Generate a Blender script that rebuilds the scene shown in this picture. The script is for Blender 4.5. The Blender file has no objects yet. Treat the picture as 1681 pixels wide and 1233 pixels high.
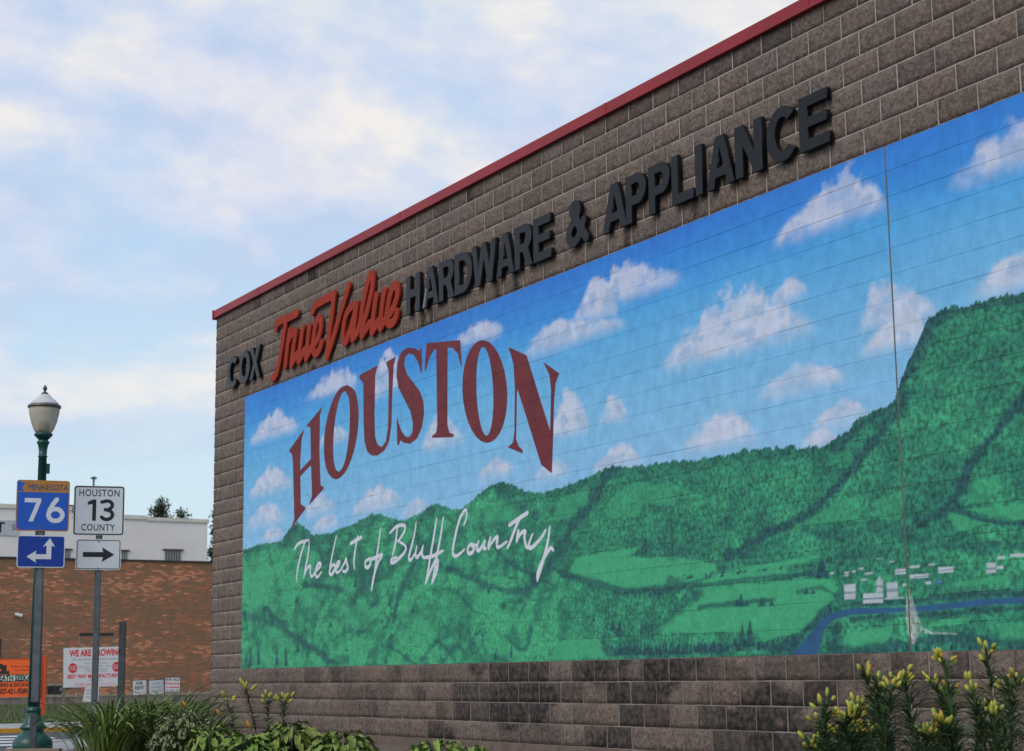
import bpy, math, random
import numpy as np
from mathutils import Matrix, Vector
R = math.radians
random.seed(7); rng = np.random.default_rng(7)
scene = bpy.context.scene
COL = scene.collection

# ------------------------------------------------------------------ camera
# solved from the block courses (0.4064 x 0.2032 m) of the wall, which is the plane Y = 0
ZM = 0.90                                   # height of the mural's lower edge above the ground
FPX, W0, H0 = 2804.39338, 1681.0, 1233.0
YAW, PITCH, ROLL = -1.04286497, 0.173388808, -0.0128163538
CAM = np.array([23.5662138, -8.91962489, -0.126979698 + ZM])
_cy, _sy = math.cos(YAW), math.sin(YAW)
FWD = np.array([_sy * math.cos(PITCH), _cy * math.cos(PITCH), math.sin(PITCH)])
_rt = np.array([_cy, -_sy, 0.0]); _up = np.cross(_rt, FWD)
RGT = math.cos(ROLL) * _rt + math.sin(ROLL) * _up
UPV = -math.sin(ROLL) * _rt + math.cos(ROLL) * _up
cam = bpy.data.cameras.new('camera'); camo = bpy.data.objects.new('camera', cam); COL.objects.link(camo)
cam.sensor_width = 36.0; cam.lens = 36.0 * FPX / W0; cam.clip_end = 4000
camo.matrix_world = Matrix(((RGT[0], UPV[0], -FWD[0], CAM[0]), (RGT[1], UPV[1], -FWD[1], CAM[1]), (RGT[2], UPV[2], -FWD[2], CAM[2]), (0, 0, 0, 1)))
scene.camera = camo
cam.dof.use_dof = True; cam.dof.focus_distance = 16.5; cam.dof.aperture_fstop = 4.5

def ray(x, y): return FWD + RGT * (x - 840.5) / FPX - UPV * (y - 616.5) / FPX
def at(x, y, d): return CAM + ray(x, y) * d
def onY(x, y, Y=0.0): q = ray(x, y); return CAM + q * (Y - CAM[1]) / q[1]
def onX(x, y, X=0.0): q = ray(x, y); return CAM + q * (X - CAM[0]) / q[0]
def onZ(x, y, Z=0.0): q = ray(x, y); return CAM + q * (Z - CAM[2]) / q[2]
def proj(P):
    d = np.asarray(P, float) - CAM; z = d @ FWD
    return np.stack([840.5 + FPX * (d @ RGT) / z, 616.5 - FPX * (d @ UPV) / z], -1)
def uv(x, y):
    p = onY(x, y); return (p[0], p[2])

# ------------------------------------------------------------------ world, sun, exposure
SUN_EL, SUN_DIR = R(38), Vector((0.28, -0.72, 0.62)).normalized()
world = bpy.data.worlds.new('World'); scene.world = world; world.use_nodes = True
def build_world():
    nt = world.node_tree; nt.nodes.clear(); N = nt.nodes.new; L = nt.links.new
    out = N('ShaderNodeOutputWorld'); bg = N('ShaderNodeBackground'); bg.inputs['Strength'].default_value = 0.1
    sky = N('ShaderNodeTexSky'); sky.sky_type = 'NISHITA'; sky.sun_disc = False
    sky.sun_elevation = R(SUN_EL * 57.3); sky.sun_rotation = math.atan2(SUN_DIR.x, SUN_DIR.y)
    sky.dust_density = 1.5; sky.ozone_density = 1.5
    tc = N('ShaderNodeTexCoord'); sep = N('ShaderNodeSeparateXYZ'); L(tc.outputs['Generated'], sep.inputs[0])
    def math_(op, a, b=None, c=None):
        n = N('ShaderNodeMath'); n.operation = op
        for i, v in enumerate((a, b, c)):
            if v is None: continue
            if isinstance(v, (int, float)): n.inputs[i].default_value = v
            else: L(v, n.inputs[i])
        return n.outputs[0]
    def ramp(v, pts):
        n = N('ShaderNodeValToRGB'); L(v, n.inputs[0]); e = n.color_ramp.elements
        while len(e) < len(pts): e.new(0.5)
        for el, (p, c) in zip(e, pts): el.position = p; el.color = (*c, 1) if len(c) == 3 else c
        return n.outputs[0]
    def mix(f, a, b):
        n = N('ShaderNodeMix'); n.data_type = 'RGBA'; 
        if isinstance(f, float): n.inputs[0].default_value = f
        else: L(f, n.inputs[0])
        for v, s in ((a, 6), (b, 7)):
            if isinstance(v, tuple): n.inputs[s].default_value = (*v, 1)
            else: L(v, n.inputs[s])
        return n.outputs[2]
    z = math_('MAXIMUM', sep.outputs[2], 0.0)
    den = math_('ADD', z, 0.22)
    px = math_('DIVIDE', sep.outputs[0], den); py = math_('DIVIDE', sep.outputs[1], den)
    cmb = N('ShaderNodeCombineXYZ'); L(px, cmb.inputs[0]); L(py, cmb.inputs[1]); cmb.inputs[2].default_value = 3.7
    def noise(scale, detail, rough, dist, off):
        mp = N('ShaderNodeMapping'); L(cmb.outputs[0], mp.inputs[0]); mp.inputs['Location'].default_value = off
        n = N('ShaderNodeTexNoise'); L(mp.outputs[0], n.inputs['Vector'])
        n.inputs['Scale'].default_value = scale; n.inputs['Detail'].default_value = detail
        n.inputs['Roughness'].default_value = rough; n.inputs['Distortion'].default_value = dist
        return n.outputs[0]
    OX, OY = 4.3, 1.2
    n1 = noise(1.5, 9, 0.54, 0.15, (OX, OY, 0)); n2 = noise(4.5, 8, 0.62, 0.2, (OX + 5, OY + 4, 2))
    cov = math_('ADD', math_('MULTIPLY', n1, 0.74), math_('MULTIPLY', n2, 0.26))
    mask = ramp(cov, [(0.43, (0, 0, 0)), (0.56, (1, 1, 1))])
    fade = ramp(z, [(0.06, (0, 0, 0)), (0.19, (1, 1, 1))])          # the cloud deck thins out in the haze at the horizon
    m = math_('MULTIPLY', mask, math_('ADD', math_('MULTIPLY', fade, 0.82), 0.14))
    # thicker cores and undersides turn lavender, thin sunlit edges stay cream
    lit = math_('SUBTRACT', noise(1.5, 7, 0.52, 0.15, (OX + .10, OY - .05, 0.03)), noise(1.5, 7, 0.52, 0.15, (OX, OY, 0)))
    lit = math_('ADD', math_('MULTIPLY', lit, -3.4), 0.5)
    ccol = ramp(lit, [(0.28, (5.1, 5.9, 7.7)), (0.48, (6.6, 6.9, 8.0)), (0.70, (8.4, 8.0, 7.7))])
    hz = ramp(z, [(0.0, (6.7, 7.9, 8.5)), (0.12, (6.2, 7.9, 8.8)), (0.24, (5.0, 6.9, 9.0)), (0.5, (3.6, 5.7, 8.8)), (1.0, (2.3, 4.2, 8.0))])
    base = mix(0.85, sky.outputs[0], hz)
    L(mix(m, base, ccol), bg.inputs['Color']); L(bg.outputs[0], out.inputs[0])
build_world()
sun = bpy.data.lights.new('sun', 'SUN'); suno = bpy.data.objects.new('sun', sun); COL.objects.link(suno)
sun.energy = 1.4; sun.angle = R(28); sun.color = (1.0, 0.93, 0.82)
suno.rotation_euler = (-SUN_DIR).to_track_quat('-Z', 'Y').to_euler(); suno.location = (0, -20, 40)
scene.view_settings.view_transform = 'Standard'; scene.view_settings.look = 'None'
scene.view_settings.exposure = 0.12; scene.view_settings.gamma = 1.0; scene.view_settings.use_curve_mapping = False
scene.render.engine = 'CYCLES'

# ------------------------------------------------------------------ helpers
def lin(c):
    c = np.asarray(c, float) / 255.0
    return np.where(c <= 0.04045, c / 12.92, ((c + 0.055) / 1.055) ** 2.4)
def mat(name, color, rough=0.7, metal=0.0, noise=None, bump=None, spec=0.5, attr=None, coat=0.0):
    """noise=(scale, amount[, stretch]) varies the tone; bump=(scale, strength)"""
    m = bpy.data.materials.new(name); m.use_nodes = True; nt = m.node_tree; N = nt.nodes.new; L = nt.links.new
    b = nt.nodes['Principled BSDF']; b.inputs['Roughness'].default_value = rough; b.inputs['Metallic'].default_value = metal
    b.inputs['Specular IOR Level'].default_value = spec; b.inputs['Coat Weight'].default_value = coat
    src = None
    if attr:
        a = N('ShaderNodeAttribute'); a.attribute_name = attr; src = a.outputs['Color']
    geo = N('ShaderNodeNewGeometry')
    if noise:
        mp = N('ShaderNodeMapping'); L(geo.outputs['Position'], mp.inputs[0])
        if len(noise) > 2: mp.inputs['Scale'].default_value = noise[2]
        n = N('ShaderNodeTexNoise'); n.inputs['Scale'].default_value = noise[0]; n.inputs['Detail'].default_value = 6
        L(mp.outputs[0], n.inputs['Vector'])
        mr = N('ShaderNodeMapRange'); L(n.outputs[0], mr.inputs[0]); mr.inputs[1].default_value = 0.3; mr.inputs[2].default_value = 0.7
        mr.inputs[3].default_value = 1 - noise[1]; mr.inputs[4].default_value = 1 + noise[1]
        mx = N('ShaderNodeMix'); mx.data_type = 'RGBA'; mx.blend_type = 'MULTIPLY'; mx.inputs[0].default_value = 1
        if src: L(src, mx.inputs[6])
        else: mx.inputs[6].default_value = (*color, 1)
        L(mr.outputs[0], mx.inputs[7]); L(mx.outputs[2], b.inputs['Base Color'])
    elif src: L(src, b.inputs['Base Color'])
    else: b.inputs['Base Color'].default_value = (*color, 1)
    if bump:
        n = N('ShaderNodeTexNoise'); n.inputs['Scale'].default_value = bump[0]; n.inputs['Detail'].default_value = 5
        L(geo.outputs['Position'], n.inputs['Vector'])
        bp = N('ShaderNodeBump'); bp.inputs['Strength'].default_value = bump[1]; bp.inputs['Distance'].default_value = 0.02
        L(n.outputs[0], bp.inputs['Height']); L(bp.outputs[0], b.inputs['Normal'])
    return m
def L_(*c): return tuple(float(v) for v in lin(c))

def setp(o, label=None, cat=None, group=None, kind=None):
    if label: o['label'] = label
    if cat: o['category'] = cat
    if group: o['group'] = group
    if kind: o['kind'] = kind
    return o
def empty(name, loc, label, cat, group=None, rz=0.0):
    o = bpy.data.objects.new(name, None); COL.objects.link(o); o.location = tuple(loc); o.rotation_euler = (0, 0, rz)
    o.empty_display_size = 0.1
    return setp(o, label, cat, group)
def link(name, me, m, parent=None, world_coords=False):
    o = bpy.data.objects.new(name, me); COL.objects.link(o)
    if m is not None and not me.materials: me.materials.append(m)
    if parent is not None:
        o.parent = parent
        if world_coords: o.matrix_parent_inverse = pw(parent).inverted()
    return o
def pw(o):
    m = Matrix.LocRotScale(o.location, o.rotation_euler, o.scale)
    if o.parent: m = pw(o.parent) @ o.matrix_parent_inverse @ m
    return m
def place(o, parent, world_m):
    o.parent = parent; o.matrix_parent_inverse = Matrix.Identity(4); o.matrix_local = pw(parent).inverted() @ world_m
class MB:
    def __init__(s): s.v = []; s.f = []; s.c = []
    def add(s, vs, fs, col=None):
        k = len(s.v); s.v += [tuple(map(float, p)) for p in vs]; s.f += [tuple(i + k for i in f) for f in fs]
        if col is not None: s.c += [col] * len(vs)
        return s
    def box(s, lo, hi, col=None, M=None):
        (x0, y0, z0), (x1, y1, z1) = lo, hi
        vs = [(x0, y0, z0), (x1, y0, z0), (x1, y1, z0), (x0, y1, z0), (x0, y0, z1), (x1, y0, z1), (x1, y1, z1), (x0, y1, z1)]
        if M is not None: vs = [tuple(M @ Vector(p)) for p in vs]
        return s.add(vs, [(3, 2, 1, 0), (4, 5, 6, 7), (0, 1, 5, 4), (1, 2, 6, 5), (2, 3, 7, 6), (3, 0, 4, 7)], col)
    def tube(s, pts, rad, n=8, col=None, cap=True):
        pts = [Vector(p) for p in pts]; rad = rad if isinstance(rad, (list, tuple)) else [rad] * len(pts)
        vs = []; fs = []
        for i, p in enumerate(pts):
            t = (pts[min(i + 1, len(pts) - 1)] - pts[max(i - 1, 0)]).normalized()
            a = t.cross(Vector((0, 0, 1))) if abs(t.z) < 0.95 else t.cross(Vector((1, 0, 0)))
            a.normalize(); b = t.cross(a)
            for k in range(n):
                w = 2 * math.pi * k / n; vs.append(p + (a * math.cos(w) + b * math.sin(w)) * rad[i])
        for i in range(len(pts) - 1):
            for k in range(n): fs.append((i * n + k, i * n + (k + 1) % n, (i + 1) * n + (k + 1) % n, (i + 1) * n + k))
        if cap: fs += [tuple(range(n - 1, -1, -1)), tuple((len(pts) - 1) * n + k for k in range(n))]
        return s.add(vs, fs, col)
    def lathe(s, prof, n=24, col=None):
        vs = []; fs = []
        for r, z in prof: vs += [(r * math.cos(2 * math.pi * k / n), r * math.sin(2 * math.pi * k / n), z) for k in range(n)]
        for i in range(len(prof) - 1):
            for k in range(n): fs.append((i * n + k, i * n + (k + 1) % n, (i + 1) * n + (k + 1) % n, (i + 1) * n + k))
        fs += [tuple(range(n - 1, -1, -1)), tuple((len(prof) - 1) * n + k for k in range(n))]
        return s.add(vs, fs, col)
    def mesh(s, name='m', smooth=False):
        me = bpy.data.meshes.new(name); me.from_pydata(s.v, [], s.f)
        if s.c:
            a = me.color_attributes.new('tint', 'FLOAT_COLOR', 'POINT')
            a.data.foreach_set('color', np.array([(*c, 1.0) for c in s.c], np.float32).ravel())
        if smooth: me.polygons.foreach_set('use_smooth', [True] * len(me.polygons))
        me.update(); return me
def grid_mesh(name, V, F, attrs, smooth=True):
    me = bpy.data.meshes.new(name); me.vertices.add(len(V)); me.vertices.foreach_set('co', np.asarray(V, np.float32).ravel())
    F = np.asarray(F, np.int32); me.loops.add(F.size); me.loops.foreach_set('vertex_index', F.ravel())
    me.polygons.add(len(F)); me.polygons.foreach_set('loop_start', np.arange(0, F.size, 4, dtype=np.int32))
    me.polygons.foreach_set('use_smooth', np.full(len(F), smooth))
    for k, a in attrs.items():
        if a.ndim == 2:
            t = me.color_attributes.new(k, 'FLOAT_COLOR', 'POINT'); t.data.foreach_set('color', np.c_[a, np.ones(len(a))].astype(np.float32).ravel())
        else:
            t = me.attributes.new(k, 'FLOAT', 'POINT'); t.data.foreach_set('value', a.astype(np.float32))
    me.update(calc_edges=True); me.validate(); return me
def curve_mesh(loops, extrude=0.0, bevel=0.0, name='glyph'):
    """loops: closed 2D outlines (holes by nesting) -> flat or extruded mesh in the XY plane"""
    cu = bpy.data.curves.new(name, 'CURVE'); cu.dimensions = '2D'; cu.fill_mode = 'BOTH' if extrude else 'FRONT'; cu.extrude = extrude; cu.bevel_depth = bevel; cu.bevel_resolution = 1
    for lp in loops:
        sp = cu.splines.new('POLY'); sp.points.add(len(lp) - 1)
        for p, (x, y) in zip(sp.points, lp): p.co = (x, y, 0, 1)
        sp.use_cyclic_u = True
    o = bpy.data.objects.new('tmp', cu); me = bpy.data.meshes.new_from_object(o); bpy.data.objects.remove(o); me.name = name
    me.materials.clear(); return me
def text_mesh(txt, size=1.0, bold=0.0, width=None, align='CENTER', name='lettering', space=1.0):
    cu = bpy.data.curves.new(name, 'FONT'); cu.body = txt; cu.size = 1.0; cu.offset = bold; cu.align_x = align; cu.align_y = 'BOTTOM_BASELINE'; cu.space_character = space
    cu.resolution_u = 3
    o = bpy.data.objects.new('tmp', cu); me = bpy.data.meshes.new_from_object(o); bpy.data.objects.remove(o); me.materials.clear()
    n = len(me.vertices); co = np.zeros(n * 3, np.float32); me.vertices.foreach_get('co', co); co = co.reshape(-1, 3)
    h = 0.72; sx = size / h                       # cap height of the built-in face is about 0.72
    if width: sx = width / max(1e-6, co[:, 0].max() - co[:, 0].min())
    mid = 0.5 * (co[:, 0].max() + co[:, 0].min()) if align == 'CENTER' else co[:, 0].min()
    co[:, 0] = (co[:, 0] - mid) * sx; co[:, 1] *= size / h
    me.vertices.foreach_set('co', co.ravel()); me.update(); me.name = name; return me
# frame whose local XY plane stands upright: X -> right, Y -> up, Z -> out of the face
def face_matrix(origin, right):
    right = Vector(right).normalized(); up = Vector((0, 0, 1)); n = right.cross(up)
    return Matrix(((right.x, up.x, n.x, origin[0]), (right.y, up.y, n.y, origin[1]), (right.z, up.z, n.z, origin[2]), (0, 0, 0, 1)))

# value noise on the wall
def _h(i, j, s):
    n = (i.astype(np.int64) * 374761393 + j.astype(np.int64) * 668265263 + s * 974711) & 0x7fffffff
    n = ((n ^ (n >> 13)) * 1274126177) & 0x7fffffff
    return ((n ^ (n >> 16)) & 0xffff) / 65535.0
def vnoise(x, y, s=0):
    i, j = np.floor(x), np.floor(y); fx, fy = x - i, y - j; fx = fx * fx * (3 - 2 * fx); fy = fy * fy * (3 - 2 * fy)
    a, b, c, d = _h(i, j, s), _h(i + 1, j, s), _h(i, j + 1, s), _h(i + 1, j + 1, s)
    return (a * (1 - fx) + b * fx) * (1 - fy) + (c * (1 - fx) + d * fx) * fy
def fbm(x, y, o=4, s=0):
    r = np.zeros_like(x); a = 0.5; t = 0
    for k in range(o): r += a * vnoise(x, y, s + k * 17); t += a; x = x * 2.03 + 5.1; y = y * 2.03 + 3.3; a *= 0.5
    return r / t
def sstep(a, b, x): t = np.clip((x - a) / (b - a), 0, 1); return t * t * (3 - 2 * t)
def seg_dist(X, Y, P):
    d = np.full(X.shape, 1e9)
    for (ax, ay), (bx, by) in zip(P[:-1], P[1:]):
        vx, vy = bx - ax, by - ay; t = np.clip(((X - ax) * vx + (Y - ay) * vy) / (vx * vx + vy * vy + 1e-12), 0, 1)
        d = np.minimum(d, np.hypot(X - ax - t * vx, Y - ay - t * vy))
    return d
def stroke_sd(X, Y, P):
    d = np.full(X.shape, 1e9); n = len(P) - 1
    for i in range(n): d = np.minimum(d, seg_dist(X, Y, P[i:i + 2]) - (.0140 + .0085 * math.sin(math.pi * (i + .5) / n)))
    return d
def poly_sd(X, Y, P):
    P = list(P); ins = np.zeros(X.shape, bool)
    for (ax, ay), (bx, by) in zip(P, P[1:] + P[:1]):
        c = (ay > Y) != (by > Y); xi = ax + (Y - ay) * (bx - ax) / ((by - ay) if by != ay else 1e-12); ins ^= c & (X < xi)
    d = seg_dist(X, Y, P + [P[0]]); return np.where(ins, -d, d)
def near(X, Y, P, pad):
    P = np.asarray(P); return (X > P[:, 0].min() - pad) & (X < P[:, 0].max() + pad) & (Y > P[:, 1].min() - pad) & (Y < P[:, 1].max() + pad)
def smooth_line(P, n=4):
    P = [np.array(p, float) for p in P]
    if len(P) < 3: return [tuple(p) for p in P]
    out = []
    for i in range(len(P) - 1):
        a, b, c, d = P[max(i - 1, 0)], P[i], P[i + 1], P[min(i + 2, len(P) - 1)]
        for k in range(n):
            t = k / n; out.append(tuple(0.5 * (2 * b + (c - a) * t + (2 * a - 5 * b + 4 * c - d) * t * t + (3 * b - a - 3 * c + d) * t ** 3)))
    return out + [tuple(P[-1])]
def contours(field, x0, y0, dx):
    """marching squares (field < 0 is inside) -> closed loops"""
    ny, nx = field.shape; seg = {}
    def ip(i, j, k, l):
        a, b = field[j, i], field[l, k]; t = a / (a - b) if a != b else 0.5
        return (x0 + dx * (i + t * (k - i)), y0 + dx * (j + t * (l - j)))
    ins = field < 0
    T = {1: [(3, 0)], 2: [(0, 1)], 3: [(3, 1)], 4: [(1, 2)], 5: [(3, 0), (1, 2)], 6: [(0, 2)], 7: [(3, 2)], 8: [(2, 3)], 9: [(2, 0)], 10: [(2, 3), (0, 1)], 11: [(2, 1)], 12: [(1, 3)], 13: [(1, 0)], 14: [(0, 3)]}
    nxt = {}; pos = {}
    for j in range(ny - 1):
        for i in range(nx - 1):
            c = ins[j, i] * 1 + ins[j, i + 1] * 2 + ins[j + 1, i + 1] * 4 + ins[j + 1, i] * 8
            if c in (0, 15): continue
            ek = {0: ('h', i, j), 1: ('v', i + 1, j), 2: ('h', i, j + 1), 3: ('v', i, j)}
            ep = {0: (i, j, i + 1, j), 1: (i + 1, j, i + 1, j + 1), 2: (i, j + 1, i + 1, j + 1), 3: (i, j, i, j + 1)}
            for a, b in T[c]:
                nxt[ek[a]] = ek[b]
                for e in (a, b):
                    if ek[e] not in pos: pos[ek[e]] = ip(*ep[e])
    loops = []
    while nxt:
        s = next(iter(nxt)); lp = []; k = s
        while k in nxt: lp.append(pos[k]); k = nxt.pop(k)
        if len(lp) > 5: loops.append(lp[::2] if len(lp) > 40 else lp)
    return loops
def brush_loops(strokes, rad, step):
    A = np.array([p for s in strokes for p in s]); x0, y0 = A.min(0) - rad * 2; x1, y1 = A.max(0) + rad * 2
    nx, ny = int((x1 - x0) / step) + 2, int((y1 - y0) / step) + 2
    X, Y = np.meshgrid(x0 + step * np.arange(nx), y0 + step * np.arange(ny)); d = np.full(X.shape, 1e9)
    for s in strokes: d = np.minimum(d, seg_dist(X, Y, s))
    return contours(d - rad, x0, y0, step)

# ------------------------------------------------------------------ ground, road, pavements
def sheet(name, pts, z, m, parent=None, kind='structure'):
    me = MB().add([(x, y, z) for x, y in pts], [tuple(range(len(pts)))]).mesh(name); o = link(name, me, m, parent)
    if kind and parent is None: o['kind'] = kind
    return o
def slab(name, pts, z0, z1, m, parent=None):
    n = len(pts); vs = [(x, y, z1) for x, y in pts] + [(x, y, z0) for x, y in pts]
    fs = [tuple(range(n))] + [(i, n + i, n + (i + 1) % n, (i + 1) % n) for i in range(n)]
    o = link(name, MB().add(vs, fs).mesh(name), m, parent)
    if parent is None: o['kind'] = 'structure'
    return o
M_soil = mat('soil', (0.10, 0.085, 0.06), 0.95, noise=(3, 0.3), bump=(30, 0.5))
M_asph = mat('asphalt', (0.055, 0.058, 0.065), 0.85, noise=(1.2, 0.2), bump=(90, 0.3))
M_conc = mat('concrete', (0.34, 0.33, 0.31), 0.9, noise=(2.2, 0.15), bump=(60, 0.2))
M_kerb = mat('kerb_concrete', (0.36, 0.35, 0.33), 0.9, noise=(3, 0.15), bump=(50, 0.2))
M_yell = mat('yellow_kerb_paint', (0.62, 0.30, 0.03), 0.7, noise=(6, 0.2))
M_white = mat('road_paint', (0.62, 0.63, 0.64), 0.7, noise=(5, 0.18))
M_lawn = mat('lawn', (0.060, 0.095, 0.028), 0.95, noise=(1.1, 0.4), bump=(25, 0.8))
M_mulch = mat('mulch', (0.17, 0.115, 0.09), 0.95, noise=(14, 0.35), bump=(45, 0.9))
sheet('ground', [(-900, -900), (900, -900), (900, 900), (-900, 900)], -0.20, M_soil)
road = sheet('road', [(-8.2, -200), (200, -200), (200, 2), (-2, 30), (-2, 200), (-8.2, 200)], -0.15, M_asph)
cx, cy, cr = 4.5, 2.5, 6.5
arc = [(cx + cr * math.cos(R(a)), cy + cr * math.sin(R(a))) for a in range(180, 271, 6)]
outer = [(-2.0, 60)] + arc + [(60, -4.0)]
inner = [(-1.85, 60)] + [(cx + (cr - .15) * math.cos(R(a)), cy + (cr - .15) * math.sin(R(a))) for a in range(180, 271, 6)] + [(60, -3.85)]
slab('kerb', outer + inner[::-1], -0.2, -0.012, M_kerb)
slab('pavement', inner + [(60, 60)], -0.2, -0.02, M_conc)
slab('far_pavement', [(-8.35, -200), (-8.35, 200), (-12.2, 200), (-12.2, -200)], -0.2, -0.075, M_conc)
slab('far_kerb', [(-8.2, -200), (-8.2, 200), (-8.347, 200), (-8.347, -200)], -0.2, -0.068, M_yell)
slab('lawn', [(-12.2, -200), (-12.2, 200), (-60, 200), (-60, -200)], -0.19, -0.045, M_lawn)
for k, X in enumerate((-2.55, -3.85, -5.15, -6.5)):
    sheet('crosswalk_stripe', [(X, -4.4), (X + 0.62, -4.4), (X + 0.62, -1.35 + 0.1 * k), (X, -1.25 + 0.1 * k)], -0.146, M_white, road)
def lawn_grass():
    mb = MB()
    for k in range(5200):
        X = -12.3 - random.random() ** 1.3 * 25.0; q = onX(random.uniform(-30, 380), 1150, X); h = random.uniform(.015, .05); a = random.uniform(0, 6.3); w = .012
        dx, dy = math.cos(a) * w, math.sin(a) * w; lx, ly = random.uniform(-.04, .04), random.uniform(-.04, .04)
        c = random.uniform(.7, 1.25); col = (.07 * c, .105 * c, .03 * c) if random.random() < .8 else (.2 * c, .15 * c, .06 * c)
        mb.add([(q[0] - dx, q[1] - dy, -.049), (q[0] + dx, q[1] + dy, -.049), (q[0] + lx, q[1] + ly, h)], [(0, 1, 2)], col)
    o = link('lawn_grass', mb.mesh(), mat('grass_blade', (.07, .1, .03), .8, attr='tint')); setp(o, 'short mown grass in front of the brick building', 'grass', kind='stuff')
lawn_grass()
# raised bed along the wall
bed = [(4.6, -3.75), (26, -3.75), (26, -0.013), (-0.2, -0.013), (-0.2, -0.9)]
slab('planting_bed', bed, -0.05, 0.0, M_mulch)

# ------------------------------------------------------------------ the hardware store: block wall with mural
B, H = 0.4064, 0.2032
XL, XR = -0.56, 19.5             # built length of the block face
MU0, MU1 = 0.638, 18.3           # the mural
JOINT = 14.046                   # control joint
ROWS = range(-4, 26)
EL = 0.86                        # rendered light on the wall per unit albedo (used to turn photographed tones into albedo)
def alb(*c): return lin(c) / EL

store = empty('hardware_store', (XL, 0, 0), 'brown block store with a landscape mural across its long wall', 'building')
M_mortar = mat('mortar', (0.36, 0.315, 0.275), 0.95, noise=(2.2, 0.32), bump=(80, 0.3))
M_lowmortar = mat('dirty_mortar', (0.215, 0.182, 0.158), 0.95, noise=(1.8, 0.45), bump=(80, 0.3))
M_back = mat('store_block_wall', (0.20, 0.165, 0.15), 0.95, noise=(3, 0.2))
# core of the building: mortar plane lies 5 mm behind the block faces
core = MB().box((XL + 0.03, 0.006, -0.2), (XR + 8, 14.0, ZM + 25.9 * H)).mesh(); wall = link('wall', core, M_mortar, store, True)
for a, b, c, e in ((XL + .02, XR, ZM + 19 * H + .0006, ZM + 25.9 * H), (XL + .02, XR, .0, ZM - .0006), (XL + .02, MU0 - .0006, ZM - .0006, ZM + 19 * H + .0006), (MU1 + .0006, XR, ZM - .0006, ZM + 19 * H + .0006)):
    link('mortar', MB().add([(a, -.0044, c), (b, -.0044, c), (b, -.0044, e), (a, -.0044, e)], [(0, 1, 2, 3)])  .mesh(), M_lowmortar if e < ZM else M_mortar, wall, True)
def footing():
    mb = MB()
    for k in range(-1, 26):
        a, b = max(XL - .004, k * 0.8128 - 0.1), (k + 1) * 0.8128 - 0.106
        mb.box((a, -0.012, -0.25), (b, 0.02, 0.086 + random.uniform(-.002, .002)))
    return mb.mesh()
M_foot = mat('footing_block', (0.15, 0.110, 0.092), 0.95, noise=(7, 0.25), bump=(60, 0.5))
link('footing', footing(), M_foot, store, True)

# ---- the painting, evaluated at points of the wall
def crop(ox, oy, s, P): return [(ox + x / s, oy + y / s) for x, y in P]
def wallpts(P): return [uv(x, y) for x, y in P]
C1 = lambda P: wallpts(crop(390, 530, 2.623, P))
HOUSTON = [
 C1([(222, 552), (291, 454), (277, 510), (272, 600), (274, 780), (297, 797), (229, 893), (246, 845), (240, 600), (236, 565)]),
 C1([(297, 445), (369, 358), (357, 400), (355, 560), (360, 700), (377, 710), (308, 788), (322, 745), (318, 600), (315, 450)]),
 C1([(262, 646), (325, 578), (325, 606), (262, 672)]),
 C1([(526, 226), (606, 182), (595, 225), (592, 400), (594, 490), (605, 525), (622, 535), (640, 512), (650, 450), (653, 300), (652, 205), (640, 170), (684, 145), (674, 190), (668, 320), (665, 440), (655, 510), (635, 550), (605, 572), (580, 572), (560, 555), (548, 510), (544, 400), (543, 260), (526, 238)]),
 C1([(795, 100), (797, 225), (790, 212), (780, 172), (762, 140), (740, 132), (724, 148), (720, 180), (732, 222), (762, 260), (790, 300), (803, 340), (806, 390), (796, 450), (776, 498), (745, 522), (717, 517), (703, 505), (697, 527), (689, 527), (687, 390), (695, 430), (710, 470), (728, 492), (745, 490), (755, 470), (757, 430), (745, 380), (715, 320), (695, 280), (686, 230), (690, 170), (707, 125), (735, 106), (765, 110), (785, 120)]),
 C1([(815, 88), (961, 74), (970, 200), (962, 180), (950, 132), (930, 110), (907, 106), (906, 440), (915, 474), (933, 479), (933, 493), (839, 496), (840, 485), (857, 475), (862, 440), (857, 112), (848, 116), (828, 152), (813, 207), (807, 214)]),
 C1([(1166, 103), (1247, 140), (1348, 465), (1352, 290), (1345, 225), (1316, 166), (1388, 218), (1372, 260), (1366, 330), (1362, 480), (1356, 649), (1310, 612), (1206, 280), (1202, 500), (1212, 530), (1230, 548), (1231, 564), (1165, 537), (1188, 515), (1194, 470), (1196, 280), (1190, 180), (1180, 140)])]
def cyc(P): P = P + P[:1]; return smooth_line(P, 3)[:-1]
O_OUT = [C1(cyc([(475, 268), (505, 290), (520, 340), (524, 410), (515, 500), (495, 580), (465, 645), (430, 674), (400, 660), (382, 620), (374, 560), (376, 480), (390, 400), (415, 325), (445, 280)])),
         C1([(1067 + 97 * math.cos(a) + 6 * math.sin(a), 296 + 222 * math.sin(a) + 8 * math.cos(a)) for a in np.linspace(0, 6.283, 29)[:-1]])]
O_IN = [C1(cyc([(468, 296), (481, 330), (485, 400), (482, 480), (472, 560), (455, 620), (436, 641), (421, 618), (414, 560), (416, 480), (425, 400), (440, 332), (455, 300)])),
        C1([(1067 + 36 * math.cos(a) + 6 * math.sin(a), 295 + 191 * math.sin(a) + 6 * math.cos(a)) for a in np.linspace(0, 6.283, 29)[:-1]])]
C2 = lambda P: smooth_line(wallpts(crop(390, 800, 3.0018, P)), 5)
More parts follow.
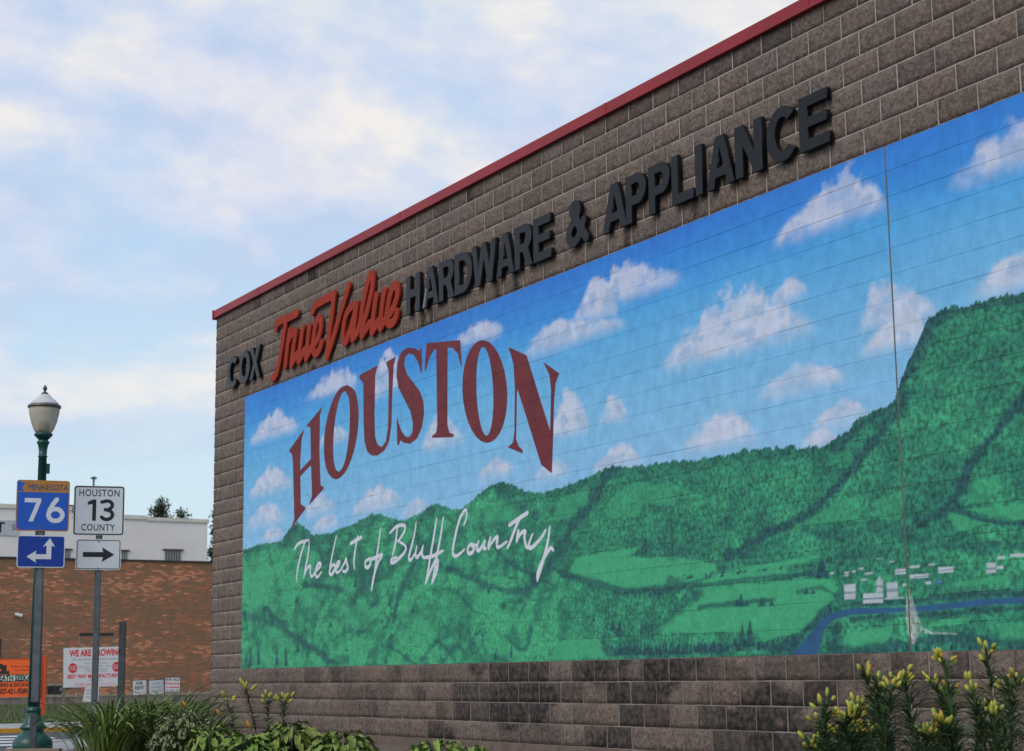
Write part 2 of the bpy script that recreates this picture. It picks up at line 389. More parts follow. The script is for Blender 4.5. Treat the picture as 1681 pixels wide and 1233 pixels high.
SCRIPT = [C2(s) for s in (
 [(282, 308), (302, 277), (352, 260)], [(335, 268), (312, 340), (297, 410), (292, 466)],
 [(356, 265), (350, 330), (336, 400), (328, 447)], [(330, 432), (347, 397), (361, 388), (360, 420), (367, 440), (380, 428)],
 [(380, 422), (400, 402), (413, 382), (404, 373), (390, 397), (386, 430), (396, 443), (416, 416)],
 [(490, 238), (478, 290), (464, 360), (455, 418), (466, 430), (480, 405), (482, 385), (470, 382), (462, 400)], [(486, 404), (500, 387), (506, 367), (495, 372), (486, 402), (492, 421), (507, 412)],
 [(508, 410), (528, 375), (537, 352), (541, 375), (546, 398), (532, 416), (520, 412)], [(594, 240), (582, 310), (576, 370), (580, 407)], [(560, 277), (612, 246)],
 [(652, 350), (633, 366), (632, 390), (645, 395), (658, 375), (653, 352), (668, 357)],
 [(708, 202), (697, 280), (686, 360), (675, 440), (662, 508)], [(662, 508), (669, 460), (690, 382), (713, 342)], [(668, 352), (714, 332)],
 [(752, 226), (788, 192), (824, 188), (825, 215), (796, 264)], [(792, 264), (830, 290), (824, 322), (790, 357), (763, 373), (760, 356), (786, 344)], [(790, 200), (779, 280), (766, 335)],
 [(883, 170), (872, 240), (852, 320), (846, 350), (856, 358), (874, 330)], [(886, 290), (879, 330), (887, 345), (905, 322), (918, 287)], [(915, 292), (911, 330), (920, 345)],
 [(983, 150), (973, 220), (956, 320), (941, 410), (928, 474)], [(928, 474), (950, 420), (976, 357)], [(1016, 148), (1005, 230), (986, 330), (971, 420), (960, 474)], [(960, 474), (984, 412), (992, 357)], [(918, 347), (962, 340), (1016, 312)],
 [(1118, 186), (1130, 150), (1130, 118), (1120, 116), (1096, 160), (1073, 250), (1063, 320), (1075, 340), (1100, 326), (1120, 306)],
 [(1152, 280), (1136, 300), (1141, 325), (1160, 320), (1166, 297), (1152, 280), (1177, 286)], [(1191, 265), (1181, 300), (1191, 312), (1210, 287), (1222, 262)], [(1220, 264), (1216, 296), (1226, 303)],
 [(1249, 246), (1240, 285), (1242, 305)], [(1243, 292), (1270, 253), (1284, 247), (1280, 280), (1288, 296), (1330, 268)],
 [(1400, 140), (1372, 200), (1346, 270), (1331, 300)], [(1342, 186), (1431, 126)], [(1386, 216), (1378, 265)], [(1380, 256), (1402, 224), (1420, 217), (1416, 245), (1425, 292), (1442, 298)],
 [(1456, 231), (1441, 270), (1439, 295), (1456, 295), (1500, 247), (1521, 211)], [(1541, 196), (1531, 270), (1506, 370), (1480, 460)], [(1480, 460), (1482, 420), (1511, 350), (1545, 300), (1559, 312)])]
RIDGE = [(380, 905), (400, 903), (430, 893), (445, 891), (462, 888), (475, 870), (488, 857), (500, 865), (515, 878), (540, 876), (560, 868), (580, 862), (595, 852), (610, 845), (622, 843), (640, 850), (665, 855), (690, 843), (705, 832), (720, 827), (735, 833), (748, 838), (770, 828), (790, 808), (810, 795), (825, 790), (845, 797), (865, 808), (890, 808), (930, 797), (960, 788), (985, 775), (1010, 763), (1030, 768), (1060, 764), (1100, 757), (1130, 757), (1170, 752), (1210, 742), (1260, 735), (1300, 734), (1330, 735), (1360, 727), (1385, 713), (1400, 700), (1420, 680), (1440, 672), (1460, 664), (1470, 655), (1478, 630), (1490, 600), (1510, 560), (1525, 525), (1545, 508), (1570, 503), (1600, 498), (1640, 488), (1681, 478), (1900, 420), (2400, 470), (3500, 540)]
CLOUDS = [(1555, 292, 1725, 247, 1668, 203), (1268, 394, 1458, 326, 1392, 286), (1588, 476, 1730, 450, 1690, 400), (1408, 522, 1545, 512, 1440, 470), (1410, 572, 1525, 546, 1500, 500), (858, 582, 1032, 520, 930, 530), (975, 497, 1124, 450, 1015, 443), (1083, 602, 1345, 530, 1205, 487), (1262, 500, 1328, 462, 1300, 470), (1245, 645, 1388, 610, 1310, 598), (1333, 697, 1432, 668, 1390, 658), (1313, 734, 1377, 715, 1345, 706), (1118, 734, 1248, 705, 1180, 680), (984, 685, 1032, 675, 1008, 648), (973, 774, 1057, 745, 1020, 729), (903, 712, 972, 690, 930, 645), (738, 562, 828, 540, 790, 527), (500, 652, 592, 625, 552, 606), (600, 655, 665, 620, 640, 580), (408, 722, 492, 697, 452, 678), (408, 808, 482, 790, 446, 766), (404, 862, 472, 845, 440, 828), (430, 882, 467, 873, 450, 867), (578, 840, 662, 815, 622, 798), (660, 842, 707, 828, 686, 816), (500, 842, 552, 825, 526, 813), (513, 868, 557, 850, 540, 843), (783, 782, 847, 765, 820, 750), (878, 782, 937, 765, 905, 762), (690, 735, 765, 712, 720, 688), (520, 730, 575, 710, 548, 700), (868, 560, 1000, 520, 905, 540), (938, 537, 1018, 498, 985, 458), (880, 570, 960, 545, 935, 532)]
STROKES = [([(1456, 700), (1408, 755), (1369, 807), (1330, 843), (1275, 869), (1236, 891), (1200, 911)], 9, .95), ([(1690, 640), (1644, 700), (1602, 749), (1583, 791), (1566, 820), (1544, 843), (1508, 862)], 8, .95),
 ([(1566, 820), (1583, 839), (1609, 852), (1654, 859), (1690, 859)], 5, .9), ([(1011, 764), (982, 807), (954, 850), (921, 893), (900, 929), (880, 960)], 8, .85), ([(680, 927), (667, 950), (653, 990), (646, 1020)], 5, .8), ([(723, 927), (773, 950), (823, 967), (873, 973)], 6, .75),
 ([(500, 960), (530, 963), (562, 968)], 5, .8), ([(790, 867), (833, 920), (873, 943), (912, 962)], 4, .7), ([(440, 1000), (480, 1043), (513, 1063), (550, 1090)], 5, .85), ([(397, 1007), (430, 1017), (463, 1030), (490, 1052)], 7, .7), ([(643, 1063), (662, 1075), (682, 1090)], 3, .8), ([(690, 1087), (705, 1068), (722, 1050)], 3, .6),
 ([(1478, 640), (1490, 605), (1510, 565), (1528, 527), (1545, 512)], 13, .95), ([(1700, 486), (1640, 498), (1550, 514)], 8, .7), ([(1480, 640), (1470, 670), (1450, 705)], 14, .8), ([(1370, 735), (1400, 712), (1425, 690), (1465, 672)], 6, .7), ([(470, 880), (487, 868), (505, 890), (525, 905)], 4, .6), ([(820, 800), (850, 830), (880, 850)], 8, .5), ([(705, 838), (735, 850), (760, 870)], 6, .5),
 ([(900, 930), (935, 945), (985, 958), (1030, 972), (1075, 966)], 6, .8), ([(1075, 975), (1110, 960), (1140, 975)], 10, .75), ([(1150, 997), (1210, 990), (1270, 984)], 4, .8), ([(1143, 962), (1200, 954), (1290, 945), (1360, 940)], 4, .75), ([(1130, 975), (1100, 1015), (1060, 1040)], 12, .6), ([(1310, 972), (1350, 965), (1385, 985)], 4, .7),
 ([(1360, 1000), (1330, 1030), (1300, 1062)], 8, .85), ([(990, 1050), (1000, 1075)], 8, .6), ([(1000, 1070), (1090, 1072), (1200, 1062), (1290, 1058)], 9, .75), ([(1376, 1022), (1372, 1050), (1365, 1073)], 8, .8), ([(1370, 1068), (1450, 1066), (1520, 1050), (1600, 1050), (1700, 1062)], 9, .85), ([(1400, 992), (1450, 990), (1490, 988), (1540, 982), (1600, 976), (1690, 972)], 6, .85), ([(1400, 1016), (1450, 1012), (1530, 1010), (1600, 1003), (1690, 998)], 5, .8), ([(1300, 935), (1380, 915), (1450, 905)], 8, .6), ([(1430, 870), (1500, 880), (1560, 895), (1690, 900)], 10, .5), ([(1200, 860), (1150, 900), (1060, 895)], 12, .45), ([(1320, 870), (1400, 880), (1440, 860)], 9, .5)]
FIELDS = [([(950, 915), (1000, 905), (1057, 895), (1030, 915), (1120, 915), (1175, 925), (1180, 940), (1130, 955), (1075, 965), (1000, 965), (965, 955), (935, 938)], 1), ([(1240, 928), (1346, 911), (1346, 930), (1290, 946), (1220, 955), (1143, 962), (1180, 942)], 1),
 ([(1146, 964), (1257, 957), (1368, 950), (1378, 966), (1364, 989), (1343, 1010), (1314, 1039), (1289, 1043), (1253, 1057), (1243, 1039), (1071, 1039), (1100, 1014), (1150, 986)], 1), ([(914, 1053), (987, 1046), (987, 1068), (1036, 1068), (1032, 1078), (907, 1082)], .9), ([(1391, 1039), (1466, 1029), (1463, 1044), (1450, 1057), (1433, 1068), (1385, 1070)], 1.1), ([(1527, 1021), (1596, 1013), (1592, 1024), (1524, 1029)], 1.1),
 ([(1586, 836), (1690, 826), (1690, 852), (1631, 849)], .9), ([(1553, 840), (1631, 859), (1605, 865), (1573, 872)], .9), ([(1403, 776), (1369, 823), (1378, 823), (1395, 797)], .8), ([(1375, 826), (1317, 859), (1407, 856), (1420, 870), (1408, 813), (1388, 820)], .55), ([(1025, 800), (1050, 790), (1075, 795), (1100, 790), (1120, 800), (1108, 830), (1085, 830), (1060, 825), (1045, 850), (1000, 850), (990, 835)], .6), ([(1560, 955), (1660, 944), (1655, 955), (1570, 965)], .8),
 ([(1636, 1024), (1690, 1021), (1690, 1060), (1648, 1063)], .8), ([(920, 820), (965, 800), (968, 825), (940, 850), (905, 855)], .6), ([(790, 830), (850, 815), (855, 850), (800, 858)], .6), ([(1440, 820), (1490, 800), (1480, 855), (1440, 850)], .5), ([(1600, 790), (1640, 780), (1648, 800), (1610, 825), (1585, 830)], .6), ([(400, 930), (420, 910), (440, 930), (420, 960), (400, 980)], .6), ([(440, 1035), (475, 1030), (480, 1050), (445, 1060)], .6), ([(560, 1000), (600, 990), (630, 1010), (580, 1030)], .5), ([(720, 990), (760, 985), (770, 1010), (730, 1015)], .5)]
RIV_T = [(1297, 1078), (1323, 1050), (1343, 1024), (1365, 1006), (1401, 998), (1482, 997), (1515, 994), (1557, 990), (1605, 984), (1654, 981), (1800, 978)]
RIV_B = [(1343, 1078), (1352, 1037), (1369, 1018), (1395, 1010), (1459, 1006), (1482, 1005), (1524, 1003), (1589, 997), (1638, 992), (1800, 988)]
HOUSES = [(575, 800, 635, 880), (670, 845, 775, 900), (737, 775, 775, 842), (790, 790, 850, 868), (830, 720, 890, 752), (905, 705, 960, 720), (905, 750, 1005, 772), (1050, 712, 1132, 745), (1295, 690, 1345, 745), (1345, 705, 1385, 725), (1350, 655, 1390, 675), (1415, 645, 1500, 665), (500, 738, 523, 750), (575, 735, 600, 760), (680, 738, 722, 752), (660, 770, 690, 785), (650, 715, 675, 728), (740, 668, 775, 675), (868, 795, 892, 812), (985, 785, 1015, 802), (805, 680, 830, 690), (615, 730, 635, 742), (780, 865, 880, 878), (1000, 695, 1035, 706)]
SPIKES = [(890, 822, 55, 9), (872, 822, 32, 8), (985, 822, 42, 8), (1030, 822, 28, 7), (915, 822, 28, 7), (1180, 685, 42, 6), (1145, 688, 28, 6), (1210, 685, 34, 7), (1262, 690, 88, 16), (930, 1005, 110, 12), (895, 1005, 95, 9), (862, 1008, 45, 9), (705, 1030, 48, 9), (760, 1030, 38, 10), (600, 1035, 40, 8), (1190, 765, 32, 7), (1220, 765, 22, 6), (300, 930, 40, 8), (330, 960, 60, 12)]
SPIKES_L = [(455, 1092, 34, 3), (470, 1092, 42, 3), (425, 1090, 36, 3), (412, 1092, 30, 3), (490, 1070, 26, 3), (840, 1080, 22, 3), (815, 1082, 18, 3), (1060, 1075, 24, 3), (1085, 1074, 20, 3), (640, 995, 20, 2), (652, 996, 18, 2), (735, 935, 14, 2)]
def paint(U, V):
    """albedo of the mural paint (linear), foliage mask and letter distances at wall points"""
    P = proj(np.stack([U, np.zeros_like(U), V], -1)); X, Y = P[:, 0], P[:, 1]
    r = (V - ZM) / H
    f1 = fbm(U * 1.1, V * 1.6, 4, 3); f2 = fbm(U * 5.0, V * 7.0, 3, 11); f3 = fbm(U * 2.3 + .8 * V, V * 2.6, 4, 23)
    # sky
    keys = np.array([7, 9, 12, 14.2, 16, 17.4, 19.2]); cols = np.array([alb(140, 188, 222), alb(132, 184, 220), alb(116, 178, 218), alb(98, 170, 217), alb(78, 160, 216), alb(54, 138, 210), alb(42, 116, 203)])
    rr = r + (f1 - .5) * 1.6
    C = np.stack([np.interp(rr, keys, cols[:, k]) for k in range(3)], -1)
    # painted clouds: level base, billowing top
    dens = np.zeros_like(U); shade = np.zeros_like(U)
    for k, (x0, y0, x1, y1, xp, yp) in enumerate(CLOUDS):
        a, b, p = uv(x0, y0), uv(x1, y1), uv(xp, yp); w = b[0] - a[0]; vb = 0.5 * (a[1] + b[1]); hp = max(.12, p[1] - vb); tp = min(.85, max(.15, (p[0] - a[0]) / w))
        s = (U > a[0] - .5) & (U < b[0] + .5) & (V > vb - .4) & (V < vb + hp * 1.9)
        if not s.any(): continue
        u, v = U[s], V[s]; t = (u - a[0]) / w; t2 = np.where(t < tp, t / tp * .5, .5 + (t - tp) / (1 - tp) * .5)
        prof = np.clip(np.sin(np.pi * np.clip(t2, 0, 1)), 0, 1) ** 1.15
        n = fbm(u * 4.2 / max(.5, hp), v * 4.2 / max(.5, hp), 5, 40 + k)
        top = vb + hp * (.05 + 1.05 * prof) * (.62 + .76 * n)
        e = .17 * hp + .04
        tilt = (a[1] + (b[1] - a[1]) * np.clip(t, 0, 1))
        d = sstep(top + e * .25, top - e, v) * sstep(vb * .5 + tilt * .5 - .10 - .1 * n, vb * .5 + tilt * .5 + .05, v) * sstep(-.04, .1, t) * sstep(1.04, .9, t)
        n2 = fbm(u * 3.2 + v * 1.5, v * 9 - u, 4, 140 + k)
        d = d * np.clip(.50 + 1.0 * (n - .3) + .5 * prof, 0, 1) * np.clip(.80 + 1.5 * (n2 - .42), .3, 1)
        dens[s] = np.maximum(dens[s], d); shade[s] = np.maximum(shade[s], d * sstep(.50, .66, fbm(u * 7, v * 8, 3, 90 + k)) * .55)
    cc = alb(204, 205, 219)[None] * (1 - shade[:, None]) + alb(138, 166, 200)[None] * shade[:, None]
    dens = np.clip(dens * .92, 0, .80)[:, None]; C = C * (1 - dens) + cc * dens
    # hills
    RX = np.array(RIDGE); ry = np.interp(X, RX[:, 0], RX[:, 1]) + (vnoise(U * 22, V * 0, 5) - .5) * 5 * np.interp(X, [400, 1600], [.5, 1.6]) + (vnoise(U * 60, V * 0, 6) - .5) * 4 * np.interp(X, [400, 1600], [.4, 1.6])
    hill = sstep(-1.2, 1.2, Y - ry); depth = Y - ry
    LIGHT, MID, DARK, TEAL = alb(62, 158, 112), alb(46, 124, 96), alb(36, 98, 84), alb(32, 74, 80)
    tone = .44 + .8 * (f3 - .5) + .5 * (f2 - .5)
    f4 = fbm(U * 9 + V * 3, V * 14 - U * 2, 3, 31); tone += .55 * (f4 - .5)
    tone += np.interp(X, [400, 900, 1000, 1681], [.22, .16, .0, .02])
    tone -= .35 * sstep(26, 0, depth)                        # painted darker fringe of trees along the ridge
    bl = sstep(900, 1000, Y) * sstep(1100, 950, X); tone += .14 * bl
    dk = np.zeros_like(U)
    for pts, w, a in STROKES:
        s = near(X, Y, pts, w * 3.2)
        if s.any():
            d = seg_dist(X[s], Y[s], smooth_line(pts, 3)) * (1 + 1.1 * (f2[s] - .5)) + (f4[s] - .5) * w * 1.6; dk[s] = np.maximum(dk[s], a * sstep(w * 1.45, w * .3, d))
    lf = sstep(1010, 900, X)                                   # the near left hills are brushed in smoother, with thin dark folds
    fold = fbm(U * .75 + .55 * V, V * 1.25 - .35 * U, 3, 61); fold2 = fbm(U * 1.7 - .6 * V, V * 2.3 + .3 * U, 3, 71)
    crease = np.maximum(sstep(.05, .0, np.abs(fold - .5)), .8 * sstep(.04, .0, np.abs(fold2 - .52))) * sstep(.42, .62, fbm(U * 1.3 + 2, V * 2.1, 3, 66))
    tone += lf * (-.10 + .34 * sstep(.5, .66, fold2) - .62 * crease * sstep(6, 24, depth) + 1.15 * (fbm(U * 6 + V * 7, V * 9 - U * 5, 3, 33) - .5)) - (1 - lf) * .25 * crease + (1 - lf) * .3 * (f1 - .5)
    g = np.clip(tone, 0, 1)[:, None]
    G = np.where(g < .5, DARK + (MID - DARK) * (g / .5), MID + (LIGHT - MID) * ((g - .5) / .5))
    vegm = 1 - .38 * lf * sstep(8, 40, depth)
    for pts, a in FIELDS:
        s = near(X, Y, pts, 8)
        if s.any():
            d = poly_sd(X[s], Y[s], pts) + (f4[s] - .5) * 7; k = (sstep(1.6, -1.6, d) * min(1, a) * (.82 + .18 * vnoise(U[s] * 3, V[s] * 26, 8)))[:, None]
            G[s] = G[s] * (1 - k) + (LIGHT * (1.04 if a >= 1 else 1.0))[None] * k; vegm[s] *= 1 - .85 * k[:, 0]
    dk = dk[:, None]; G = G * (1 - dk * .92) + TEAL[None] * dk * .92
    # conifers
    def spike(x, yb, h, w):
        s = near(X, Y, [(x - w, yb - h), (x + w, yb)], 2)
        if s.any():
            t = (yb - Y[s]) / h; d = np.abs(X[s] - x) - w * (1 - t) * (.7 + .6 * vnoise(U[s] * 5, V[s] * 60, 4)); k = (sstep(.8, -.8, d) * (t > -.02) * (t < 1) * .9)[:, None]
            G[s] = G[s] * (1 - k) + TEAL[None] * k
    for x, yb, h, w in SPIKES: spike(900 + x / 2.802, 700 + yb / 2.802 + 2, h / 2.802 * 1.15, w / 2.802 * 2.0)
    for a in SPIKES_L: spike(*a)
    rs = random.Random(12)
    for k in range(46): q = rs.uniform(1010, 1300); spike(q, 1076 - (q - 1010) * .035, rs.uniform(9, 24), rs.uniform(2.5, 5))          # wooded lower edge
    for k in range(30): q = rs.uniform(1385, 1690); spike(q, 1071 - (q - 1385) * .02, rs.uniform(6, 15), rs.uniform(3, 6))
    for k in range(40): q = rs.uniform(1100, 1390); spike(q, 952 - (q - 1100) * .09 + rs.uniform(-4, 3), rs.uniform(4, 8), rs.uniform(2, 4))
    for k in range(16): q = rs.uniform(400, 1000); spike(q, rs.uniform(960, 1090), rs.uniform(6, 14), rs.uniform(1.5, 3))
    # river
    s = near(X, Y, RIV_T + RIV_B, 4)
    if s.any():
        d = poly_sd(X[s], Y[s], RIV_T + RIV_B[::-1]); k = sstep(1.2, -1.2, d)[:, None]; vegm[s] *= 1 - k[:, 0]; G[s] = G[s] * (1 - k) + (alb(42, 86, 124) * (.9 + .25 * f1[s][:, None])) * k
    for a, b, c, d in HOUSES + [(1045, 775, 1070, 800)]:
        x0, y0, x1, y1 = 1200 + a / 3.083, 700 + b / 3.083, 1200 + c / 3.083, 700 + d / 3.083; sl = -.06
        s = near(X, Y, [(x0, y0), (x1, y1)], 2.5)
        if s.any():
            yy = Y[s] - sl * (X[s] - x0); dd = np.maximum(np.maximum(x0 - X[s], X[s] - x1), np.maximum(y0 - yy, yy - y1))
            k = sstep(.5, -1.6, dd + .7 * (f2[s] - .5))[:, None]; vegm[s] *= 1 - k[:, 0]; win = ((y1 - y0 > 7) & (np.abs((yy - y0) / (y1 - y0) - .55) < .1))[:, None]
            c0 = alb(40, 95, 170) if a == 1045 else alb(176, 186, 192)
            G[s] = G[s] * (1 - k) + np.where(win, alb(120, 140, 150)[None], (c0 * (.82 + .3 * vnoise(U[s] * 9, V[s] * 16, 2)[:, None]))) * k
    st = [(1420, 944), (1445, 943)]
    s = near(X, Y, [(1438, 943), (1452, 960)], 3)
    if s.any(): k = (sstep(1, -1, np.abs(X[s] - 1445) - (Y[s] - 944) * .35) * (Y[s] < 952) * (Y[s] > 943))[:, None]; G[s] = G[s] * (1 - k) + alb(190, 195, 200)[None] * k
    # pale filler smeared over the control joint, low down
    sp = [(1493, 962), (1500, 985), (1508, 1010), (1516, 1030), (1530, 1037), (1573, 1040), (1572, 1042), (1528, 1041), (1512, 1038), (1502, 1058), (1495, 1056), (1487, 1015), (1489, 985)]
    s = near(X, Y, sp, 6)
    if s.any(): k = (sstep(1.2, -2, poly_sd(X[s], Y[s], sp)) * (.32 + .5 * vnoise(U[s] * 30, V[s] * 3, 9)))[:, None]; G[s] = G[s] * (1 - k) + alb(176, 180, 176)[None] * k
    h = hill[:, None]; C = C * (1 - h) + G * h
    # lettering
    hs = np.full(U.shape, 1.0); ss = np.full(U.shape, 1.0)
    for p in HOUSTON + O_OUT:
        s = near(U, V, p, .06)
        if s.any(): hs[s] = np.minimum(hs[s], poly_sd(U[s], V[s], p))
    for p in O_IN:
        s = near(U, V, p, .06)
        if s.any(): hs[s] = np.maximum(hs[s], -poly_sd(U[s], V[s], p))
    for p in SCRIPT:
        s = near(U, V, p, .12)
        if s.any(): ss[s] = np.minimum(ss[s], stroke_sd(U[s], V[s], p))
    return C, hill * vegm, hs, ss

def paint_material():
    m = bpy.data.materials.new('mural_paint'); m.use_nodes = True; nt = m.node_tree; N = nt.nodes.new; L = nt.links.new
    b = nt.nodes['Principled BSDF']; b.inputs['Roughness'].default_value = .62; b.inputs['Specular IOR Level'].default_value = .35
    def attr(n): a = N('ShaderNodeAttribute'); a.attribute_name = n; return a
    geo = N('ShaderNodeNewGeometry')
    def noise(scale, st, det=5):
        mp = N('ShaderNodeMapping'); mp.inputs['Scale'].default_value = st; L(geo.outputs['Position'], mp.inputs[0])
        n = N('ShaderNodeTexNoise'); n.inputs['Scale'].default_value = scale; n.inputs['Detail'].default_value = det; n.inputs['Roughness'].default_value = .6; L(mp.outputs[0], n.inputs['Vector']); return n.outputs[0]
    def mr(v, a, b_, c, d):
        n = N('ShaderNodeMapRange'); L(v, n.inputs[0])
        for i, x in enumerate((a, b_, c, d)): n.inputs[i + 1].default_value = x
        return n.outputs[0]
    def mix(f, a, c, blend='MIX'):
        n = N('ShaderNodeMix'); n.data_type = 'RGBA'; n.blend_type = blend
        if isinstance(f, float): n.inputs[0].default_value = f
        else: L(f, n.inputs[0])
        for v, s in ((a, 6), (c, 7)):
            if isinstance(v, tuple): n.inputs[s].default_value = (*v, 1)
            else: L(v, n.inputs[s])
        return n.outputs[2]
    col = attr('paint').outputs['Color']
    stip = noise(24, (1.1, 1, 1.0), 4); k = mr(stip, .36, .64, .56, 1.52)      # dabbed leaf strokes of the painted woods
    wob = noise(7, (1, 1, 1)); k2 = mr(wob, .3, .7, .88, 1.12)
    mul = N('ShaderNodeMix'); mul.data_type = 'FLOAT'; L(attr('veg').outputs['Fac'], mul.inputs[0]); mul.inputs[2].default_value = 1.0; L(k, mul.inputs[3])
    v1 = N('ShaderNodeMath'); v1.operation = 'MULTIPLY'; L(mul.outputs[0], v1.inputs[0]); L(k2, v1.inputs[1])
    c = mix(1.0, col, v1.outputs[0], 'MULTIPLY')
    hs = mr(attr('letter_distance').outputs['Fac'], .006, -.006, 0, 1); maroon = mix(mr(noise(5, (1, 1, .6)), .3, .7, 0, 1), tuple(alb(92, 32, 40)), tuple(alb(116, 43, 47)))
    c = mix(hs, c, maroon)
    ss = mr(attr('script_distance').outputs['Fac'], .006, -.006, 0, 1); c = mix(ss, c, tuple(alb(205, 206, 216)))
    c = mix(attr('grime_shade').outputs['Fac'], c, (.03, .04, .045))                # bed joints: dirt plus groove shade painted into the colour
    streak = mr(noise(3, (9, 9, .35)), .45, .8, 1.0, .93); c = mix(1.0, c, streak, 'MULTIPLY')
    L(c, b.inputs['Base Color'])
    bp = N('ShaderNodeBump'); bp.inputs['Strength'].default_value = .25; bp.inputs['Distance'].default_value = .006; L(noise(70, (1, 1, 1), 3), bp.inputs['Height']); L(bp.outputs[0], b.inputs['Normal'])
    return m
def block_material():
    m = bpy.data.materials.new('split_face_block'); m.use_nodes = True; nt = m.node_tree; N = nt.nodes.new; L = nt.links.new
    b = nt.nodes['Principled BSDF']; b.inputs['Roughness'].default_value = .95; b.inputs['Specular IOR Level'].default_value = .25
    geo = N('ShaderNodeNewGeometry'); a = N('ShaderNodeAttribute'); a.attribute_name = 'tint'; st = N('ShaderNodeAttribute'); st.attribute_name = 'stain'
    def noise(scale, stt=(1, 1, 1), det=6, rough=.65):
        mp = N('ShaderNodeMapping'); mp.inputs['Scale'].default_value = stt; L(geo.outputs['Position'], mp.inputs[0])
        n = N('ShaderNodeTexNoise'); n.inputs['Scale'].default_value = scale; n.inputs['Detail'].default_value = det; n.inputs['Roughness'].default_value = rough; L(mp.outputs[0], n.inputs['Vector']); return n.outputs[0]
    def mr(v, *q):
        n = N('ShaderNodeMapRange'); L(v, n.inputs[0])
        for i, x in enumerate(q): n.inputs[i + 1].default_value = x
        return n.outputs[0]
    def mul(c, v):
        n = N('ShaderNodeMix'); n.data_type = 'RGBA'; n.blend_type = 'MULTIPLY'; n.inputs[0].default_value = 1; L(c, n.inputs[6]); L(v, n.inputs[7]); return n.outputs[2]
    c = mul(a.outputs['Color'], mr(noise(60), .3, .7, .62, 1.36)); c = mul(c, mr(noise(9), .3, .7, .80, 1.20)); c = mul(c, mr(noise(26, (1, 1, 1), 3), .40, .56, .72, 1.06))
    s = N('ShaderNodeMath'); s.operation = 'MULTIPLY'; L(st.outputs['Fac'], s.inputs[0]); L(mr(noise(15, (1, 1, 1)), .36, .58, .42, 1.0), s.inputs[1])
    mx = N('ShaderNodeMix'); mx.data_type = 'RGBA'; L(s.outputs[0], mx.inputs[0]); L(c, mx.inputs[6]); mx.inputs[7].default_value = (.018, .018, .018, 1)
    L(mx.outputs[2], b.inputs['Base Color'])
    bp = N('ShaderNodeBump'); bp.inputs['Strength'].default_value = 1.0; bp.inputs['Distance'].default_value = .030; L(noise(24, (1, 1, 1), 7, .68), bp.inputs['Height']); L(bp.outputs[0], b.inputs['Normal'])
    return m
M_paint, M_block = paint_material(), block_material()
STAIN = [(-1, 500, 525, .6), (-1, 545, 560, .8), (-1, 640, 665, .4), (-1, 690, 712, .5), (-1, 802, 895, 1), (-1, 885, 908, .9), (-1, 942, 975, .8), (-1, 1055, 1100, 1), (-1, 1100, 1180, .5), (-1, 1255, 1330, .4), (-1, 1465, 1500, .7), (-1, 1560, 1600, .8), (-2, 478, 486, .7), (-2, 680, 700, .3), (-2, 745, 772, .9), (-2, 772, 870, .8), (-2, 865, 960, .75), (-2, 997, 1036, .9), (-2, 1037, 1082, .9), (-2, 1150, 1170, .4), (-2, 1322, 1378, 1), (-2, 1480, 1530, .7), (-3, 715, 732, .6), (-3, 748, 775, 1), (-3, 775, 870, .6), (-3, 1017, 1062, 1), (-3, 1060, 1103, .8), (-3, 1147, 1195, .8), (-3, 1245, 1260, .6), (-3, 1400, 1440, .5), (-4, 702, 730, .7), (-4, 880, 918, .4), (-4, 820, 900, .4), (-4, 960, 1000, .7), (-4, 998, 1040, .95), (-4, 1172, 1225, .8), (-4, 1225, 1272, 1), (-4, 1300, 1350, .5),
         (24, 1, 2, 0), (25, 418, 430, .6), (25, 505, 520, .9), (25, 765, 775, .9), (25, 470, 482, .4), (25, 1170, 1300, .25)]
DRIPS = [(711, 500, 530, 3), (817, 463, 492, 3.5), (848, 450, 475, 4), (696, 518, 545, 3), (1030, 378, 400, 4), (515, 605, 612, 3), (1142, 330, 345, 5)]
def stain_at(row, U, V):
    P = proj(np.stack([U, np.zeros_like(U), V], -1)); s = np.zeros(len(U))
    for n, a, b, k in STAIN:
        if n == row:
            c = P[:, 0].mean(); w = P[:, 0]
            if a - 8 < c < b + 8: s = np.maximum(s, k * sstep(a - 6, a + 3, w) * sstep(b + 6, b - 3, w))
    if row < 0:
        m_ = sstep(.49, .60, fbm(U * 1.5, V * 2.2, 4, 300)) * sstep(470, 760, P[:, 0]) * sstep(1560, 1250, P[:, 0]) * .95
        s = np.maximum(s * .85, m_)
    for x, y0, y1, w in DRIPS: s = np.maximum(s, .95 * sstep(w * 1.7, w * .5, np.abs(P[:, 0] - x)) * (P[:, 1] > y0 - 6) * (P[:, 1] < y1 + 8))
    return s
